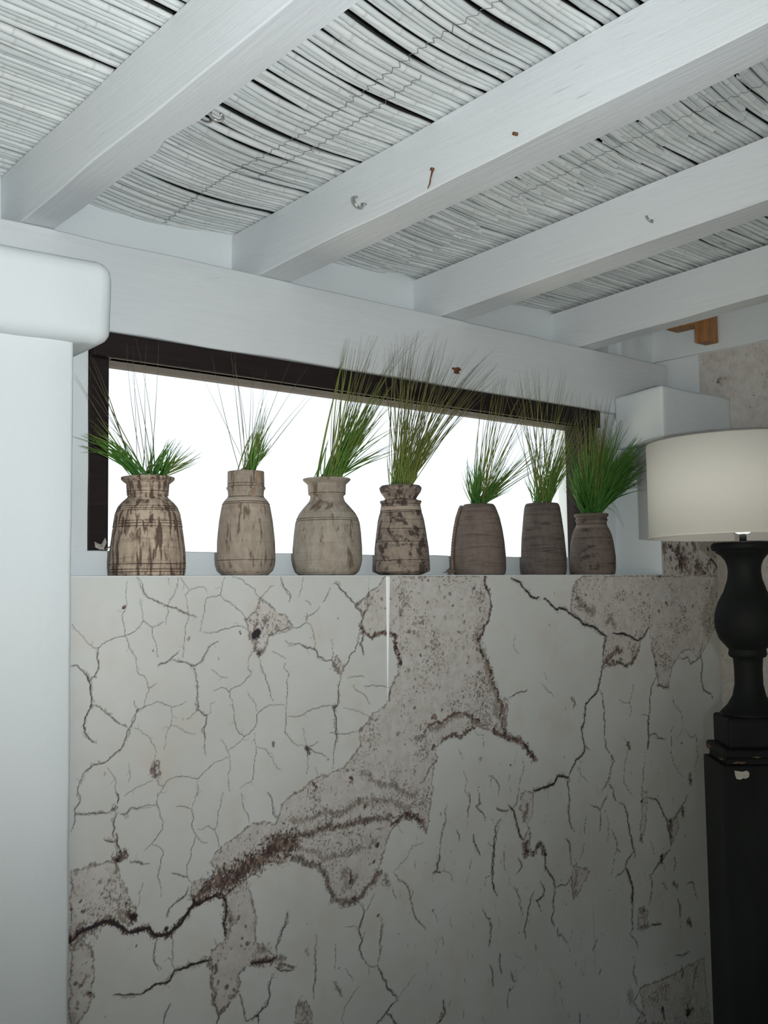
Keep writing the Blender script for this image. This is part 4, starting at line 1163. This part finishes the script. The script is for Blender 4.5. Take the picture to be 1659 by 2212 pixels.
prof = [(0.05, 1.7458), (0.098, 1.7455), (0.106, 1.740), (0.108, 1.730), (0.104, 1.7195), (0.093, 1.716), (0.091, 1.711), (0.076, 1.700), (0.063, 1.684), (0.056, 1.665), (0.0545, 1.645), (0.058, 1.617), (0.072, 1.577), (0.092, 1.540), (0.103, 1.505), (0.1065, 1.478), (0.104, 1.452), (0.092, 1.417), (0.066, 1.386), (0.061, 1.381), (0.062, 1.374), (0.064, 1.365), (0.060, 1.356), (0.049, 1.350), (0.0465, 1.315), (0.047, 1.262), (0.055, 1.224), (0.072, 1.195), (0.092, 1.174), (0.099, 1.166), (0.097, 1.156)]
lathe('baluster', M['lamp'], [(r, lz(z)) for r, z in prof[::-1]], lamp, 64, 0.004, 2, 3)
def rbox(name, m, s, z0, z1, bev=0.004, par=None, rot=math.radians(46)):
    bm = bmesh.new(); add_box(bm, -s, s, -s, s, lz(z0), lz(z1), bev, 2); bm.transform(Matrix.Rotation(rot, 4, 'Z')); return obj(name, bm, m, par or lamp)
rbox('square_block', M['lamp'], 0.101, 1.058, 1.158, 0.010)
rbox('moulding', M['lamp'], 0.123, 1.030, 1.060, 0.008)
rbox('moulding', M['lamp'], 0.114, 1.008, 1.032, 0.005)
bx = rbox('pedestal', M['lamp'], 0.131, ZF+0.06, 1.010, 0.005)
rbox('plinth', M['lamp'], 0.15, ZF, ZF+0.06, 0.005)
# torn pale chip near the top of the pedestal front
nf = Vector((math.cos(math.radians(226.3)), math.sin(math.radians(226.3)), 0)); sd = Vector((-nf.y, nf.x, 0))
pts2 = [(-0.095, 0.030), (-0.070, 0.026), (-0.055, 0.030), (-0.048, 0.022), (-0.050, 0.010), (-0.060, 0.004), (-0.068, 0.006), (-0.078, 0.001), (-0.090, 0.004), (-0.094, 0.016)]
V = []; Fc = []
for dd in (-0.002, 0.0018):
    for (u, z) in pts2: V.append(nf*(0.131+dd)+sd*(u if sd.dot(RT) > 0 else -u)+Vector((0, 0, lz(0.965)+z)))
n = len(pts2); Fc.append(tuple(range(n, 2*n)))
for j in range(n): Fc.append((j, (j+1) % n, n+(j+1) % n, n+j))
c_ = obj('torn_chip', mesh_from('torn_chip', V, Fc), M['chip'], lamp); c_['label'] = 'pale torn chip in the black paint'

rr = random.Random(4)
def splinter(c, d, L, h):
    V = []; Fc = []
    n_ = 7
    for side in (-0.0015, 0.0025):
        for k in range(n_):
            t = k/(n_-1); V.append(c+d*(t-0.5)*L+Vector((0, 0, h*rr.uniform(0.2, 1.0)*math.sin(pi*min(0.95, max(0.05, t)))))+Vector((-d.y, d.x, 0))*(-side))
        for k in range(n_):
            t = 1-k/(n_-1); V.append(c+d*(t-0.5)*L-Vector((0, 0, h*rr.uniform(0.2, 1.0)*math.sin(pi*min(0.95, max(0.05, t)))))+Vector((-d.y, d.x, 0))*(-side))
    m_ = 2*n_
    Fc.append(tuple(range(m_))); Fc.append(tuple(range(m_, 2*m_)))
    for k in range(m_): Fc.append((k, (k+1) % m_, m_+(k+1) % m_, m_+k))
    o = obj('bare_wood_chip', mesh_from('bare_wood_chip', V, Fc), M['bracket_worn'], lamp); o['label'] = 'bare brown wood where the black paint is knocked off'
M['bracket_worn'] = m_plain('bare_lamp_wood', (0.16, 0.095, 0.06), 0.8, 0.1, nz=0.4, sc=60)
nl = Vector((math.cos(math.radians(136.3)), math.sin(math.radians(136.3)), 0)); tl = Vector((-nl.y, nl.x, 0))
tf = Vector((-nf.y, nf.x, 0))
splinter(nl*0.1235+tl*(-0.07)+Vector((0, 0, lz(1.046))), tl, 0.06, 0.009)
splinter(nl*0.1145+tl*0.05+Vector((0, 0, lz(1.020))), tl, 0.05, 0.006)
splinter(nf*0.1145-tf*0.075+Vector((0, 0, lz(1.018))), tf, 0.045, 0.006)
splinter(nf*0.1235-tf*0.02+Vector((0, 0, lz(1.036))), tf, 0.03, 0.004)
splinter(nf*0.1235+tf*0.05+Vector((0, 0, lz(1.040))), tf, 0.02, 0.004)
